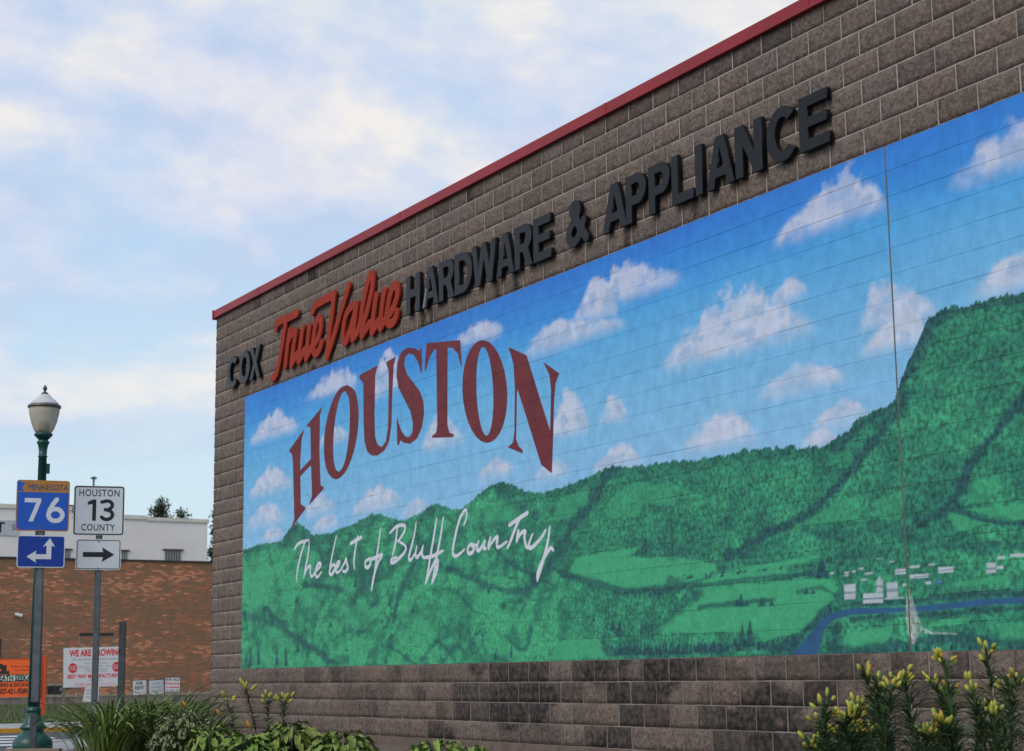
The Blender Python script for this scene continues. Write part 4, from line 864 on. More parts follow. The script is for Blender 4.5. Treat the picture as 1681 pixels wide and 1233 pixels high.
def stub_post():
    d = 20.2; root = plate_root('sign_post', 200, d, R(8), 'bare grey steel channel post standing among the daylilies', 'post')
    mb = MB(); uchannel(mb, 0, 0, 0, local_z(201, 1020, d), .082, .034); link('channel', mb.mesh(), M_dsteel, root)
    mb = MB()
    for k in range(9): mb.lathe([(.007, 0), (.007, .004), (.003, .006)], 6)
    me = mb.mesh(); n = len(me.vertices) // 9
    for k in range(9):
        for i in range(n): v = me.vertices[k * n + i]; v.co = (v.co.x, -.0005 - v.co.z, .25 + .13 * k + v.co.y)
    link('rivet_row', me, M_steel, root)
stub_post()

# ------------------------------------------------------------------ brick building across the street
BX = -38.0
def brick_building():
    zt = float(onX(170, 917.5, BX)[2]); y0, y1 = -14.0, 22.0
    root = empty('brick_building', (BX, 4, -.02), 'low red brown brick building across the street, left of the store', 'building')
    core = link('wall', MB().box((BX - 10, y0, -.2), (BX - .012, y1, zt - .02)).mesh(), mat('brick_mortar', (.16, .105, .08), .95, noise=(4, .2)), root, True)
    rows = int((zt - .30) / .0678); mb = MB(); rs = random.Random(3)
    ya, yb = float(onX(-80, 1000, BX)[1]), float(onX(420, 1000, BX)[1])
    from math import floor
    for j in range(rows):
        z = .29 + j * .0678; off = .1016 if j % 2 else 0; k = floor((ya - off) / .2032)
        while k * .2032 + off < yb:
            y = k * .2032 + off; k += 1
            nz = float(fbm(np.array([y * .8]), np.array([z * 2.2]), 3, 5)[0])
            u = rs.random() + (nz - .5) * 1.3
            if j > rows - 6: u -= .18
            if u > .90: c = (.47 * rs.uniform(.85, 1.15), .195, .115)
            elif u > .66: c = (.33 * rs.uniform(.9, 1.1), .125, .075)
            elif u > .25: c = (.235 * rs.uniform(.9, 1.1), .115, .070)
            else: c = (.195 * rs.uniform(.9, 1.1), .108, .068)
            w = .2032 - .012; c = (c[0] * 1.36 + .02, c[1] * 1.36 + .012, c[2] * 1.25 + .008)
            mb.add([(BX - .001 * rs.random(), y, z), (BX, y + w, z), (BX, y + w, z + .056), (BX - .001, y, z + .056), (BX - .013, y, z), (BX - .013, y + w, z), (BX - .013, y + w, z + .056), (BX - .013, y, z + .056)], [(0, 1, 2, 3), (3, 2, 6, 7), (0, 4, 5, 1), (1, 5, 6, 2), (0, 3, 7, 4)], c)
    o = link('brick_courses', mb.mesh(), mat('brick', (.25, .12, .08), .9, noise=(40, .15), attr='tint'), core, True); o['kind'] = 'stuff'
    M_lime = mat('limestone_course', (.34, .27, .20), .9, noise=(4, .25))
    mb = MB(); y = ya
    while y < yb: w = random.uniform(.6, .95); mb.box((BX - .02, y, .195 + random.uniform(-.01, .01)), (BX + .03, y + w - .012, .285)); y += w
    link('water_table', mb.mesh(), M_lime, root, True)
    link('foundation', MB().box((BX - .3, y0 + .05, -.2), (BX + .012, y1 - .05, .194)).mesh(), mat('foundation_concrete', (.22, .18, .155), .95, noise=(3, .3), bump=(30, .4)), root, True)
    link('roof_flashing', MB().box((BX - 9.9, y0 - .03, zt - .06), (BX + .05, y1 + .03, zt)).mesh(), mat('brown_flashing', (.030, .024, .022), .5, noise=(4, .2)), root, True)
    # basement window with a pale lintel
    p0, p1 = onX(78, 1126, BX + .03), onX(101, 1152, BX + .03); fy0, fy1, fz1, fz0 = float(p0[1]), float(p1[1]), float(p0[2]), float(p1[2])
    win = link('window', MB().box((BX - .02, fy0, fz0), (BX + .004, fy1, fz1)).mesh(), mat('dark_window_glass', (.012, .015, .016), .12, noise=(3, .2), spec=.5), root, True)
    mb = MB(); mw = (fy1 - fy0)
    for a in (0, .48, .96): mb.box((BX + .004, fy0 + mw * a, fz0), (BX + .02, fy0 + mw * (a + .04), fz1))
    link('frame', mb.mesh(), mat('dark_window_frame', (.05, .05, .05), .6, noise=(5, .1)), win, True)
    link('lintel', MB().box((BX + .004, fy0 - .12, fz1), (BX + .04, fy1 + .2, fz1 + .075)).mesh(), M_lime, win, True)
    # security camera under the roof line
    c = onX(31, 1009, BX + .12); cxw, cyw, czw = map(float, c)
    cam_ = link('security_camera', MB().tube([(BX + .003, cyw, czw + .03), (BX + .10, cyw, czw + .03), (BX + .12, cyw, czw)], .025, 8).mesh(), mat('camera_white', (.6, .6, .6), .4, noise=(5, .05)), root, True)
    link('camera_body', MB().tube([(BX + .10, cyw - .14, czw + .02), (BX + .16, cyw + .11, czw - .05)], [.055, .07], 12).mesh(), mat('camera_body_white', (.62, .62, .62), .35, noise=(5, .05)), cam_, True)
    # dark door edge at the far left
    q = onX(0, 1065, BX + .02)
    link('door', MB().box((BX - .01, float(q[1]) - 1.0, .0), (BX + .015, float(q[1]) + .03, float(onX(0, 1048, BX)[2]))).mesh(), mat('brown_door', (.045, .028, .025), .6, noise=(3, .15)), root, True)
brick_building()
def white_building():
    X = -52.0; P = lambda x, y: onX(x, y, X)
    root = empty('white_building', (X, 10, -.02), 'pale stucco building with small windows rising behind the brick one', 'building')
    M_st = mat('white_stucco', (.80, .75, .70), .9, noise=(.8, .06), bump=(18, .15)); M_cap = mat('parapet_cap', (.66, .62, .53), .7, noise=(2, .08))
    yr = float(P(340, 900)[1]); ys = float(P(205, 850)[1]); ym = float(P(118, 850)[1])
    zr, zm, zl = float(P(300, 857)[2]), float(P(180, 851)[2]), float(P(60, 836)[2])
    ysp = float(P(241, 850)[1])
    mb = MB(); mb.box((X - 14, ysp, -.2), (X, yr, zr)); mb.box((X - 14, ym, -.2), (X - .003, ysp, zm)); mb.box((X - 14, ym - 30, -.2), (X - .006, ym, zl)); wl = link('wall', mb.mesh(), M_st, root, True)
    mb = MB(); c = .06; mb.box((X - 14, ysp + .002, zr), (X + c, yr + c, zr + .16)); link('parapet_cap', mb.mesh(), M_cap, root, True)
    mb = MB(); mb.box((X - 14, ym + .002, zm), (X + c - .003, ysp, zm + .18)); link('parapet_cap', mb.mesh(), M_cap, root, True)
    mb = MB(); mb.box((X - 14, ym - 30, zl), (X + c - .006, ym, zl + .18)); link('parapet_cap', mb.mesh(), M_cap, root, True)
    M_gl = mat('grey_window_glass', (.10, .115, .125), .25, noise=(3, .2)); M_fr = mat('grey_window_frame', (.30, .29, .28), .6, noise=(4, .1))
    for x0, x1, yt, yb, bars in ((271, 296, 903.5, 918, 6), (200, 208, 905, 916, 3), (106, 114, 903, 915, 3)):
        a, b = P(x0, yt), P(x1, yb); A, Bq, t, bo = float(a[1]), float(b[1]), float(a[2]), float(b[2]) - .5
        w = link('window', MB().box((X - .05, A, bo), (X + .012, Bq, t)).mesh(), M_gl, root, True); mb = MB()
        for k in range(bars + 1): y = A + (Bq - A) * k / bars; mb.box((X + .012, y - .02, bo), (X + .035, y + .02, t))
        link('frame', mb.mesh(), M_fr, w, True); link('lintel', MB().box((X + .012, A - .12, t), (X + .07, Bq + .12, t + .07)).mesh(), mat('lintel_steel', (.09, .07, .065), .7, noise=(4, .2)), w, True)
    # grey sign board with black letters at the far left
    a, b = P(-80, 851), P(30, 880); sg = link('sign_board', MB().box((X + .004, float(a[1]), float(b[2])), (X + .03, float(b[1]), float(a[2]))).mesh(), mat('grey_sign_board', (.50, .51, .53), .7, noise=(2, .05)), root, True)
    def put(txt, x, yb, h, name='lettering', m=M_sblk, bold=.02):
        q = P(x, yb); me = text_mesh(txt, h, bold); o = link(name, me, m, sg); place(o, sg, face_matrix((X + .034, float(q[1]), float(q[2])), (0, 1, 0)))
    put('T', 0, 874, px2m(17, 76)); put('S', 22, 870, px2m(9, 76), bold=.0)
    # roof furniture
    q = onX(154, 786, X - 2); vp = link('vent_pipe', MB().tube([(X - 2, float(q[1]), zm), (X - 2, float(q[1]), float(q[2]))], .05, 8).mesh(), M_steel, root, True)
    o = link('vent_cap', MB().lathe([(.04, -.03), (.14, -.01), (.14, .06), (.05, .10)], 10).mesh(), M_dsteel, vp); place(o, vp, Matrix.Translation((float(q[0]), float(q[1]), float(q[2]))))
    q0, q1 = onX(110, 842, X - 1), onX(122, 829, X - 1); mb = MB(); mb.box((X - 2, float(q0[1]), zm + .17), (X - 1, float(q1[1]), float(q1[2]))); link('rooftop_vent', mb.mesh(), mat('dark_vent', (.03, .03, .032), .6, noise=(6, .2)), root, True)
white_building()

# ------------------------------------------------------------------ trees behind
M_bark = mat('bark', (.07, .05, .04), .95, noise=(8, .3)); 
def leaf_mat(name, c, var=.35): return mat(name, c, .7, noise=(1.3, var), attr='tint', spec=.25)
def pine(x, ytop, ybase_vis, halfw, d, label, seed):
    rs = random.Random(seed); top = at(x, ytop, d); gx, gy = float(top[0]), float(top[1]); h = float(top[2]) + .02; s = d / FPX
    root = empty('pine_tree', (gx, gy, -.02), label, 'tree', 'trees beyond the white building')
    link('trunk', MB().tube([(0, 0, 0), (.1, 0, h * .5), (0, .05, h * .97)], [.35, .22, .03], 8).mesh(), M_bark, root)
    mb = MB(); hw = halfw * s; vis = (ybase_vis - ytop) * s; crown = h * .75
    for b in range(150):
        t = rs.random() ** .8; z = h - t * crown; rad = min(hw * (.25 + .9 * (t * crown / max(vis, .1))), hw * 1.35 + .4 * t) * rs.uniform(.55, 1.1)
        a = rs.uniform(0, 6.283); tip = Vector((math.cos(a) * rad, math.sin(a) * rad, z + rs.uniform(-.1, .35))); root_ = Vector((0, 0, z - .25))
        mb.tube([root_, root_.lerp(tip, .6), tip], [.025, .015, .006], 3, (.06, .045, .035), False)
        for k in range(34):
            p = root_.lerp(tip, rs.uniform(.35, 1.05)) + Vector((rs.gauss(0, .16), rs.gauss(0, .16), rs.gauss(0, .12)))
            dr = Vector((rs.gauss(0, 1), rs.gauss(0, 1), rs.gauss(.5, .7))).normalized() * rs.uniform(.16, .32); sd = dr.cross(Vector((rs.random() - .5, rs.random() - .5, .3))).normalized() * .045
            c = rs.uniform(.55, 1.3); mb.add([p - sd, p + sd, p + dr], [(0, 1, 2)], (.050 * c, .072 * c, .038 * c))
    link('crown', mb.mesh(), leaf_mat('pine_needles', (.05, .07, .04)), root)
pine(258, 824, 853, 20, 92, 'taller dark pine top showing above the white parapet', 4)
pine(299, 840, 854, 12, 94, 'smaller pine top just right of the taller one above the parapet', 5)
pine(362, 842, 925, 22, 84, 'dark tree showing between the white building and the store corner', 6)

# ------------------------------------------------------------------ signs on the far lawn
M_wood = mat('weathered_timber', (.20, .165, .14), .9, noise=(6, .25, (1, 1, .15)))
M_or = mat('orange_sign_board', tuple(alb(222, 88, 24)), .55, noise=(4, .06)); M_orp = mat('orange_post', tuple(alb(176, 68, 24)), .7, noise=(5, .15))
M_pap = mat('white_sign_board', (.60, .595, .62), .55, noise=(3, .04)); M_rd = mat('red_print', tuple(alb(186, 34, 44)), .6, noise=(9, .08)); M_gy = mat('grey_print', (.16, .17, .20), .6, noise=(9, .1)); M_pk = mat('pink_print', tuple(alb(206, 96, 106)), .6, noise=(9, .08))
M_gp = mat('green_white_print', (.50, .58, .48), .6, noise=(9, .08)); M_brn = mat('brown_sign_frame', (.055, .032, .028), .7, noise=(6, .2)); M_blu = mat('blue_grey_print', (.24, .25, .33), .6, noise=(9, .1))
def orange_sign():
    d = 40.0; s = d / FPX; root = plate_root('business_sign', 70, d, R(-9), 'orange contractor sign board on orange posts behind the lamp', 'sign')
    zt, zb = local_z(40, 1081, d), local_z(40, 1144, d); w = 2.44; hh = zt - zb; cx = -w / 2 - .02
    mb = MB().box((-.03, -.045, 0), (.09, .045, local_z(70, 1077, d))); link('post', mb.mesh(), M_orp, root)
    link('post', MB().box((-w - .10, -.045, 0), (-w + .0, .045, local_z(70, 1080, d))).mesh(), M_orp, root)
    p = panel(root, 'board', w, hh, cx, (zt + zb) / 2, M_or, 0, -.06, .012); xr = w / 2; Y = lambda y: hh / 2 - (y - 1081) * s
    flat('top_edge', [[(-xr, hh / 2 - .03), (xr, hh / 2 - .03), (xr, hh / 2), (-xr, hh / 2)]], .0121, M_orp, p)
    flat('band', [[(-xr, Y(1120)), (xr, Y(1118)), (xr, Y(1106)), (-xr, Y(1108))]], .0121, M_sblk, p)
    flat('band_face', [[(-xr, Y(1118.4)), (xr, Y(1116.6)), (xr, Y(1107.2)), (-xr, Y(1109.4))]], .0145, M_gp, p)
    text_on(p, 'HEATH SEEKA', xr - .64, Y(1116.8), .125, .0165, M_sblk, .82, .04)
    text_on(p, 'LOGGING & EXCAVATING', xr - .60, Y(1126.3), .085, .0146, M_sblk, 1.17, .035)
    text_on(p, '507-421-9589', xr - .63, Y(1138), .125, .0146, M_sblk, .66, .03)
    text_on(p, 'Timber, Trucking, Tree', xr - .42, Y(1095), .045, .0146, M_brn, .56, .0); text_on(p, 'Lot Clearing', xr - .42, Y(1101), .045, .0146, M_brn, .34, .0)
    # machine drawing printed at the left of the visible corner
    flat('machine_print', [[(-.25 + xr - .80, Y(1106)), (xr - .72, Y(1106)), (xr - .75, Y(1099)), (xr - .79, Y(1103)), (xr - .80, Y(1091)), (xr - .86, Y(1092)), (xr - .92, Y(1089)), (xr - 1.02, Y(1090)), (xr - 1.04, Y(1096)), (xr - .94, Y(1097)), (xr - .90, Y(1101)), (xr - 1.05, Y(1101))]], .0121, M_sblk, p)
    mb = MB().box((-.42, -.02, .05), (-.26, .02, .19)); mb.tube([(-.5, 0, .07), (-.4, 0, .15)], .012, 6); link('ground_light', mb.mesh(), M_dsteel, root)
orange_sign()
def hiring_board():
    d = 50.0; s = d / FPX; root = plate_root('hiring_board', 104, d, R(0), 'large white WE ARE GROWING hiring board with red headline, on timber posts', 'sign')
    zt, zb = local_z(150, 1062.5, d), local_z(150, 1127.5, d); w, hh = 96 * s, zt - zb; cx = px2m(151.5 - 104, d)
    for px in (0.03, w - .12): link('post', MB().box((px - .06, -.03, 0), (px + .05, .06, zb + .5)).mesh(), M_wood, root)
    link('brace', MB().box((-.10, -.045, zb - .11), (.28, -.031, zb - .01)).mesh(), M_wood, root)
    p = panel(root, 'board', w, hh, cx, (zt + zb) / 2, M_pap, 0, -.075, .012, R(-1.2)); X = lambda x: (x - 151.5) * s; Y = lambda y: hh / 2 - (y - 1062.5) * s
    def tx(t, x, y, h, m, wpx, bold=0.0): text_on(p, t, X(x), Y(y), h * s, .0125, m, wpx * s, bold)
    tx('WE ARE GROWING', 155, 1076.5, 10.5, M_rd, 84, .045); tx('We are hiring production workers', 155, 1083.5, 4, M_blu, 76, .02)
    tx('Full time positions', 156, 1090, 3, M_gy, 36); tx('Paid vacation, holidays, 401k, insurance', 155, 1095, 3, M_gy, 56); tx('Sign-on bonus', 156, 1099.5, 3, M_gy, 36, .01); tx('competitive wages', 156, 1103, 2.4, M_gy, 36)
    tx('BEST WAY MANUFACTURING', 154, 1112.2, 6.2, M_rd, 87, .04); tx('Apply now', 155, 1117, 3, M_gy, 22); tx('507-896-2060', 135, 1124.5, 4, M_pk, 26, .02); tx('bestway.net', 173, 1123.5, 3, M_pk, 24, .01)
    for x in (118.7, 188.5):
        c = flat('round_badge', [arcpts(X(x), Y(1095.5), 7 * s, 8.3 * s, 0, 360, 20)[:-1]], .0121, M_rd, p)
        for k in (-2.4, .2, 2.8): text_on(c, 'NOW HIRING', X(x), Y(1095.5 - k + 1), 1.9 * s, .0142, M_pap, 10 * s, .02)
hiring_board()
def metal_frame():
    d = 51.5; root = plate_root('empty_metal_stand', 156, d, 0, 'thin dark empty metal frame sticking up behind the hiring board', 'stand'); z = local_z(156, 1042, d); a, b = px2m(-26, d), px2m(27, d)
    link('upright', MB().tube([(a, 0, 0), (a, 0, z - .01)], .028, 6).mesh(), M_wood, root); link('upright', MB().tube([(b, 0, 0), (b, 0, z - .01)], .028, 6).mesh(), M_wood, root); link('cross_bar', MB().box((a - .02, -.03, z - .04), (b + .02, .03, z + .05)).mesh(), M_sblk, root)
metal_frame()
def notice():
    d = 48.0; s = d / FPX; root = plate_root('paper_notice', 150, d, 0, 'small white notice standing below the hiring board beside a sign post', 'notice')
    zt, zb = local_z(150, 1127, d), local_z(150, 1152, d)
    me = MB().add([(-13 * s, 0, zb), (12 * s, 0, zb), (13 * s, 0, zt), (-9 * s, 0, zt), (-13 * s, .01, zb), (12 * s, .01, zb), (13 * s, .01, zt), (-9 * s, .01, zt)], [(0, 1, 2, 3), (7, 6, 5, 4), (0, 4, 5, 1), (1, 5, 6, 2), (2, 6, 7, 3), (3, 7, 4, 0)]).mesh(); link('sheet', me, M_pap, root)
    mb = MB()
    for k in range(3): z = zb + (zt - zb) * (.3 + .22 * k); mb.box((-8 * s, -.002, z), ((2 + k) * s, -.001, z + .02))
    link('lettering', mb.mesh(), M_blu, root)
    for x in (-8 * s, 8 * s): link('stake', MB().tube([(x, .015, 0), (x, .015, zt - .1)], .008, 6).mesh(), M_dsteel, root)
notice()
def yard_sign(x, y0, y1, wpx, turn, rows, label, lean=0.0):
    d = 55.0; s = d / FPX; root = plate_root('yard_sign', x, d, R(turn), label, 'yard sign', 'small signs along the brick wall')
    zt, zb = local_z(x, y0, d), local_z(x, y1, d); w = wpx * s / max(.5, math.cos(R(turn))); hh = zt - zb
    p = panel(root, 'board', w, hh, 0, (zt + zb) / 2, M_pap, 0, 0, .006, lean)
    fr = MB(); t = .022
    for lo, hi in (((-w / 2 - t, -hh / 2 - t, -.012), (-w / 2, hh / 2 + t, .009)), ((w / 2, -hh / 2 - t, -.012), (w / 2 + t, hh / 2 + t, .009)), ((-w / 2, hh / 2, -.012), (w / 2, hh / 2 + t, .009)), ((-w / 2, -hh / 2 - t, -.012), (w / 2, -hh / 2, .009))): fr.box(lo, hi)
    link('frame', fr.mesh(), M_brn, p)
    for a in (-w / 2 - .011, w / 2 + .011): link('leg', MB().box((a - .011, -.012, 0), (a + .011, .010, zb - .024)).mesh(), M_brn, root)
    for t_, fy, fh, m, fw, bold in rows: text_on(p, t_, 0.0, hh / 2 - fy * hh, fh * hh, .0065, m, fw * w, bold)
yard_sign(229.5, 1117, 1141, 22, 6, [('FOR', .30, .22, M_sblk, .5, .03), ('RENT', .62, .24, M_sblk, .68, .03)], 'small white FOR RENT sign, leftmost of three by the brick wall', R(-2))
yard_sign(257, 1116.5, 1140, 24, 18, [('HOUSE', .30, .14, M_blu, .45, .02), ('FOR RENT', .56, .14, M_blu, .62, .02), ('PROPERTY', .86, .14, M_blu, .66, .0)], 'small white sign with faded blue lines, middle of three by the brick wall', R(-3))
yard_sign(283.5, 1112.5, 1136, 24, 0, [('FOR SALE', .22, .17, M_sblk, .9, .03), ('Financing', .47, .17, M_rd, .94, .03), ('Available', .74, .16, M_rd, .9, .03), ('507-458-1317', .97, .13, M_sblk, .94, .02)], 'small sign with red Financing Available lettering, rightmost of three by the brick wall')

# ------------------------------------------------------------------ planting in the bed
def ribbon(mb, p0, az, length, width, lift, droop, rs, col, n=6, fold=.25):
    """an arching strap leaf: lift = starting angle above the horizontal"""
    p = Vector(p0); el = lift; step = length / n; side = Vector((-math.sin(az), math.cos(az), 0)); vs = []; tw = rs.uniform(-.4, .4)
    for i in range(n + 1):
        t = i / n; w = width * (math.sin(math.pi * min(1, .18 + .82 * t)) ** .8 if i < n else 0.02) * .5
        up = Vector((-math.cos(az) * math.sin(el), -math.sin(az) * math.sin(el), math.cos(el))); s2 = (side * math.cos(tw * t) + up * math.sin(tw * t))
        vs += [p - s2 * w + up * w * fold, p - up * w * fold, p + s2 * w + up * w * fold]
        p = p + Vector((math.cos(az) * math.cos(el), math.sin(az) * math.cos(el), math.sin(el))) * step; el -= droop / n * (.4 + 1.2 * t)
    fs = []
    for i in range(n): a = 3 * i; fs += [(a, a + 1, a + 4, a + 3), (a + 1, a + 2, a + 5, a + 4)]
    mb.add(vs, fs, col); return vs[-2]
M_strap = mat('strap_leaf', (.05, .09, .02), .42, noise=(6, .25), attr='tint', spec=.4)
M_hosta = mat('hosta_leaf', (.07, .12, .025), .65, noise=(9, .25), attr='tint', spec=.35)
M_stem = mat('lily_stem', (.05, .08, .02), .7, noise=(9, .2)); M_bud = mat('lily_bud', (.5, .4, .05), .5, noise=(8, .15), attr='tint', spec=.3)
M_lleaf = mat('lily_leaf', (.03, .06, .02), .55, noise=(5, .3), attr='tint', spec=.3)
def daylily(x, d, n, hgt, spread, label, seed, buds=()):
    rs = random.Random(seed); gx, gy = ground_at(x, d); root = empty('daylily_clump', (gx, gy, 0), label, 'plant', 'daylilies in the bed'); mb = MB()
    for k in range(n):
        a = rs.uniform(0, 6.283); r0 = abs(rs.gauss(0, spread * .45)); q = (r0 * math.cos(a), r0 * math.sin(a), -.005); c = rs.uniform(.55, 1.45); yel = rs.random()
        col = (.098 * c + .08 * yel * c, .172 * c + .05 * yel, .040 * c)
        ribbon(mb, q, a + rs.uniform(-.6, .6), hgt * rs.uniform(.8, 1.55), rs.uniform(.018, .030), rs.uniform(.95, 1.5), rs.uniform(1.2, 2.9), rs, col, 7)
    link('leaves', mb.mesh(smooth=True), M_strap, root)
    for bx, bz, col in buds:
        st = link('flower_stalk', MB().tube([(bx * .4, bx * .5, 0), (bx * .8, bx * .9, bz * .7), (bx, bx, bz)], [.006, .005, .004], 6).mesh(smooth=True), M_stem, root)
        o = link('bud', bud_mesh(.10, .02, col), M_bud, st); o.matrix_local = Matrix.Translation((bx, bx, bz)) @ Matrix.Rotation(R(35), 4, 'X')
def bud_mesh(l, r, col, n=7):
    prof = [(.25, 0), (.7, .18), (1, .45), (.92, .68), (.55, .9), (.12, 1)]; mb = MB(); mb.lathe([(r * a, l * b) for a, b in prof], n)
    g = np.array((.26, .30, .05)); c1 = np.array(col); mb.c = [tuple(g * (1 - b) ** 1.2 + c1 * (1 - (1 - b) ** 1.2)) for a, b in prof for _ in range(n)]
    return mb.mesh('bud', True)
daylily(240, 18.4, 260, .62, .42, 'large dark arching daylily clump around the sign posts', 1, [(.35, .46, (.55, .18, .04))])
daylily(178, 17.7, 230, .58, .34, 'daylily clump spilling over the pavement edge at the left', 2)
daylily(295, 19.3, 170, .66, .34, 'upright daylily clump against the store corner', 3)
daylily(345, 18.9, 70, .42, .2, 'thin daylily clump behind the variegated hosta', 13, [(.1, .36, (.60, .20, .05))])
daylily(410, 17.2, 40, .22, .16, 'low daylily tuft with an orange bud in front of the lilies', 14, [(.02, .27, (.62, .24, .03))])
def hosta_leaf_mesh(l, w, base, edge, curl, name='leaf'):
    nx, ny = 7, 4; V = []; F = []; cols = []
    for i in range(nx + 1):
        t = i / nx; hw = w * .5 * (math.sin(math.pi * (t ** .78)) ** .85 if 0 < t < 1 else 0.0) + (.004 if t < .05 else 0)
        for j in range(ny + 1):
            s = j / ny * 2 - 1; z = .32 * t * l - curl * t * t * l + .16 * w * (abs(s) ** 1.5) * math.sin(math.pi * t) + .012 * math.sin(t * 14) * abs(s)
            V.append((t * l, s * hw, z)); e = abs(s) > .9; cols.append(tuple(edge if e or t > .96 else base))
    for i in range(nx):
        for j in range(ny): a = i * (ny + 1) + j; F.append((a, a + 1, a + ny + 2, a + ny + 1))
    mb = MB(); mb.v = V; mb.f = F; mb.c = cols; return mb.mesh(name, True)
def hosta(x, d, n, rad, hgt, lsize, variegated, label, seed, palette):
    rs = random.Random(seed); gx, gy = ground_at(x, d); root = empty('hosta_plant', (gx, gy, 0), label, 'plant', 'hostas in the bed'); ms = []
    for k in range(7):
        c = rs.uniform(.75, 1.3); b = tuple(v * c for v in palette[0]); e = tuple(v * rs.uniform(.8, 1.2) for v in palette[1]); ms.append(hosta_leaf_mesh(lsize * rs.uniform(.8, 1.15), lsize * rs.uniform(.28, .40) * (.66 if variegated else 1), b, e, rs.uniform(.45, .95)))
    mb = MB()
    for k in range(n):
        t = math.sqrt(rs.random()); a = rs.uniform(0, 6.283); r_ = rad * t; z = hgt * (1 - .80 * t * t) * rs.uniform(.82, 1.08) + .01; p = Vector((r_ * .75 * math.cos(a), r_ * .75 * math.sin(a), max(.03, z)))
        mb.tube([(p.x * .15, p.y * .15, 0), (p.x * .6, p.y * .6, p.z * .75), p], [.006, .005, .003], 4, (.09, .13, .04), False)
        o = link('leaf', ms[k % len(ms)], M_hosta, root); o.matrix_local = Matrix.Translation(p) @ Matrix.Rotation(a + rs.uniform(-.5, .5), 4, 'Z') @ Matrix.Rotation(R((rs.uniform(-18, 26) if variegated else rs.uniform(-2, 46)) - 24 * (1 - t)), 4, 'Y') @ Matrix.Rotation(R(rs.uniform(-22, 22)), 4, 'X')
    link('stalks', mb.mesh(smooth=True), M_stem, root)
GRN = ((.125, .185, .030), (.24, .28, .07)); VAR = ((.080, .135, .045), (.46, .44, .24)); LIM = ((.14, .225, .030), (.19, .28, .05))
hosta(300, 16.9, 170, .36, .42, .125, True, 'variegated hosta with cream edged narrow leaves', 21, VAR)
hosta(345, 16.2, 80, .28, .28, .17, False, 'bright green hosta below the variegated one at the lower edge', 22, LIM)
hosta(478, 16.0, 170, .48, .33, .185, False, 'broad spreading green hosta below the lilies', 23, GRN)
hosta(560, 15.6, 120, .36, .26, .19, False, 'smaller green hosta at the right end of the hosta row', 24, GRN)
hosta(405, 15.6, 90, .34, .24, .18, False, 'low lime green hosta at the bottom of the bed, left of the broad one', 25, LIM)
hosta(715, 14.2, 50, .30, .23, .17, False, 'isolated bright green hosta in front of the stained blocks', 26, LIM)
hosta(775, 13.9, 40, .24, .19, .16, False, 'small yellow green hosta just right of the isolated one', 27, LIM)
def lily(x, ytop, d, xb, label, seed, group, nb, bl, dark=1.0, leafn=120, leafl=.10, loose=0):
    rs = random.Random(seed); gx, gy = ground_at(xb, d); tp = at(x, ytop, d); top = Vector((float(tp[0]) - gx, float(tp[1]) - gy, float(tp[2]))); root = empty('lily_plant', (gx, gy, 0), label, 'plant', group)
    st = top - Vector((0, 0, bl * .9)); bend = Vector((st.x * .35, st.y * .35, st.z * .55)); ax = [Vector((0, 0, -.01)), bend, st]
    link('stem', MB().tube(smooth3(ax), [.008, .0078, .0075, .007, .0065, .006, .0055, .005, .005], 6).mesh(smooth=True), M_stem, root); mb = MB()
    for k in range(leafn):
        t = rs.random() ** .85 * .96; p = qb(ax, t); a = rs.uniform(0, 6.283); c = rs.uniform(.6, 1.35) * dark
        ribbon(mb, p, a, leafl * rs.uniform(.7, 1.25) * (1.15 - .5 * t), .012, rs.uniform(.2, 1.15) if loose else rs.uniform(.1, .8), rs.uniform(.3, 1.5), rs, (.042 * c, .078 * c, .026 * c), 4)
    link('leaves', mb.mesh(smooth=True), M_lleaf, root)
    for k in range(nb):
        a = rs.uniform(0, 6.283); up = rs.uniform(.1, 1.25); ped = rs.uniform(.3, 1.1) * bl; dr = Vector((math.cos(a) * math.cos(up), math.sin(a) * math.cos(up), math.sin(up))); q0 = qb(ax, rs.uniform(.9, 1.0)); q1 = q0 + dr * ped
        u = rs.random(); col = (.50, .42, .06) if u < .42 else ((.62, .30, .04) if u < .58 else (.33, .40, .07))
        b = link('bud', bud_mesh(bl * rs.uniform(.7, 1.1), bl * .21, col), M_bud, root); dq = (dr + Vector((0, 0, .5))).normalized(); bm_ = Matrix.Translation(q1) @ dq.to_track_quat('Z', 'Y').to_matrix().to_4x4(); b.matrix_local = bm_
        link('flower_stalk', MB().tube([q0, q1 + dq * .004], .003, 4).mesh(), M_stem, b).matrix_local = bm_.inverted()
def qb(ax, t): return ax[0] * (1 - t) ** 2 + ax[1] * 2 * t * (1 - t) + ax[2] * t * t
def smooth3(ax): return [qb(ax, k / 8) for k in range(9)]
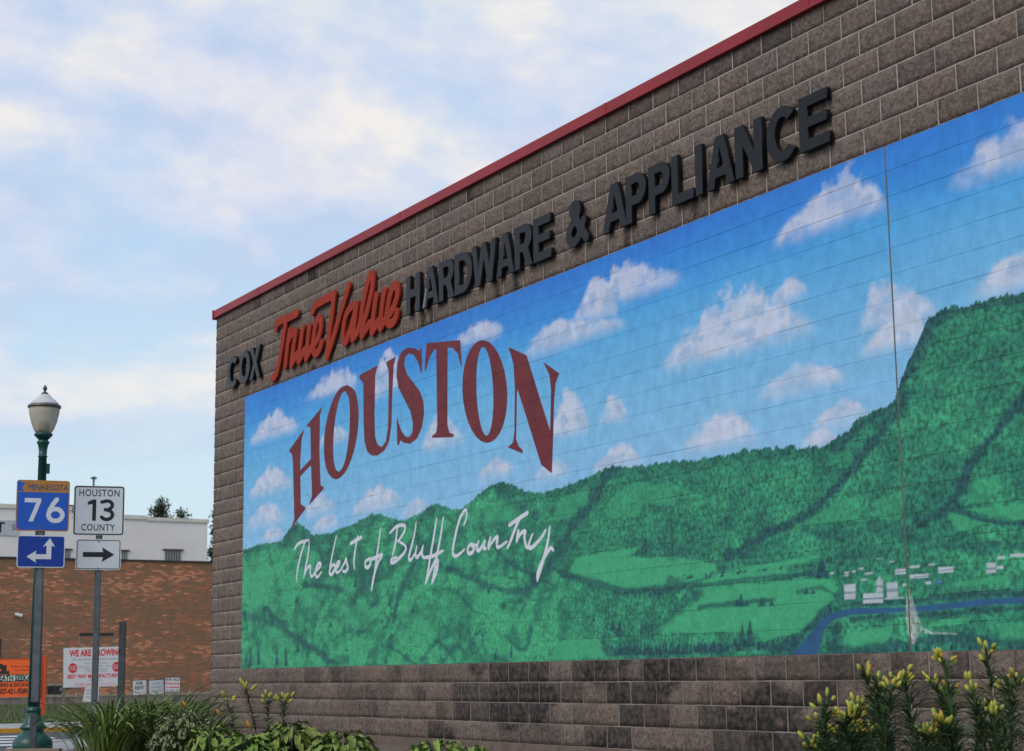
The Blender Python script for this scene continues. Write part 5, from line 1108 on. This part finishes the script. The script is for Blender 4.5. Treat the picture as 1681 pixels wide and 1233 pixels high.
ORD = ['first', 'second', 'third', 'fourth', 'fifth', 'sixth', 'seventh', 'eighth', 'ninth', 'tenth', 'eleventh', 'twelfth', 'thirteenth', 'fourteenth', 'fifteenth', 'sixteenth', 'seventeenth', 'eighteenth']
for k, (x, y, xb, nb) in enumerate(((372, 1137, 392, 5), (402, 1119, 426, 6), (440, 1138, 440, 8), (469, 1139, 462, 8))):
    lily(x, y, 19.4, xb, 'slender lily with pale yellow buds against the wall, %s from the store corner' % ORD[k], 30 + k, 'lilies at the left end of the bed', nb, .085, .95, 130, .11)
right = [(1331, 1205), (1341, 1172), (1355, 1140), (1402, 1163), (1414, 1086), (1440, 1108), (1464, 1105), (1481, 1096), (1528, 1102), (1546, 1066), (1557, 1116), (1593, 1112), (1619, 1052), (1622, 1146), (1654, 1106), (1676, 1092), (1715, 1100)]
rq = random.Random(77)
right += [(rq.uniform(1345, 1700), rq.uniform(1128, 1200)) for k in range(11)]; right.sort()
ORD += ['nineteenth', 'twentieth', 'twenty-first', 'twenty-second', 'twenty-third', 'twenty-fourth', 'twenty-fifth', 'twenty-sixth', 'twenty-seventh', 'twenty-eighth']
for k, (x, y) in enumerate(right):
    rk = random.Random(k + 5); d = 9.4 + .7 * math.sin(k * 2.3)
    lily(x, y, d, x + rk.uniform(-55, 60) + (1510 - x) * .06, 'lily with yellow orange buds in the right foreground, %s from the left' % ORD[k], 60 + k, 'lilies at the right end of the bed', rk.choice((4, 6, 8, 9, 11)), rk.uniform(.045, .062), rk.uniform(1.0, 1.9), rk.randint(120, 210), rk.uniform(.12, .21), 1)
# timber edging by the lamp
e0, e1 = onZ(8, 1231, 0.0), onZ(100, 1231, 0.0)
q = at(54, 1240, 18.6); ed = empty('bed_edging', (float(q[0]), float(q[1]), 0), 'tan timber edging of the bed at the foot of the sign post', 'edging', None, math.atan2(SR.y, SR.x))
link('timber', MB().box((-.30, -.06, -.03), (.30, .06, .045)).mesh(), mat('tan_timber', (.26, .19, .13), .9, noise=(8, .2)), ed)
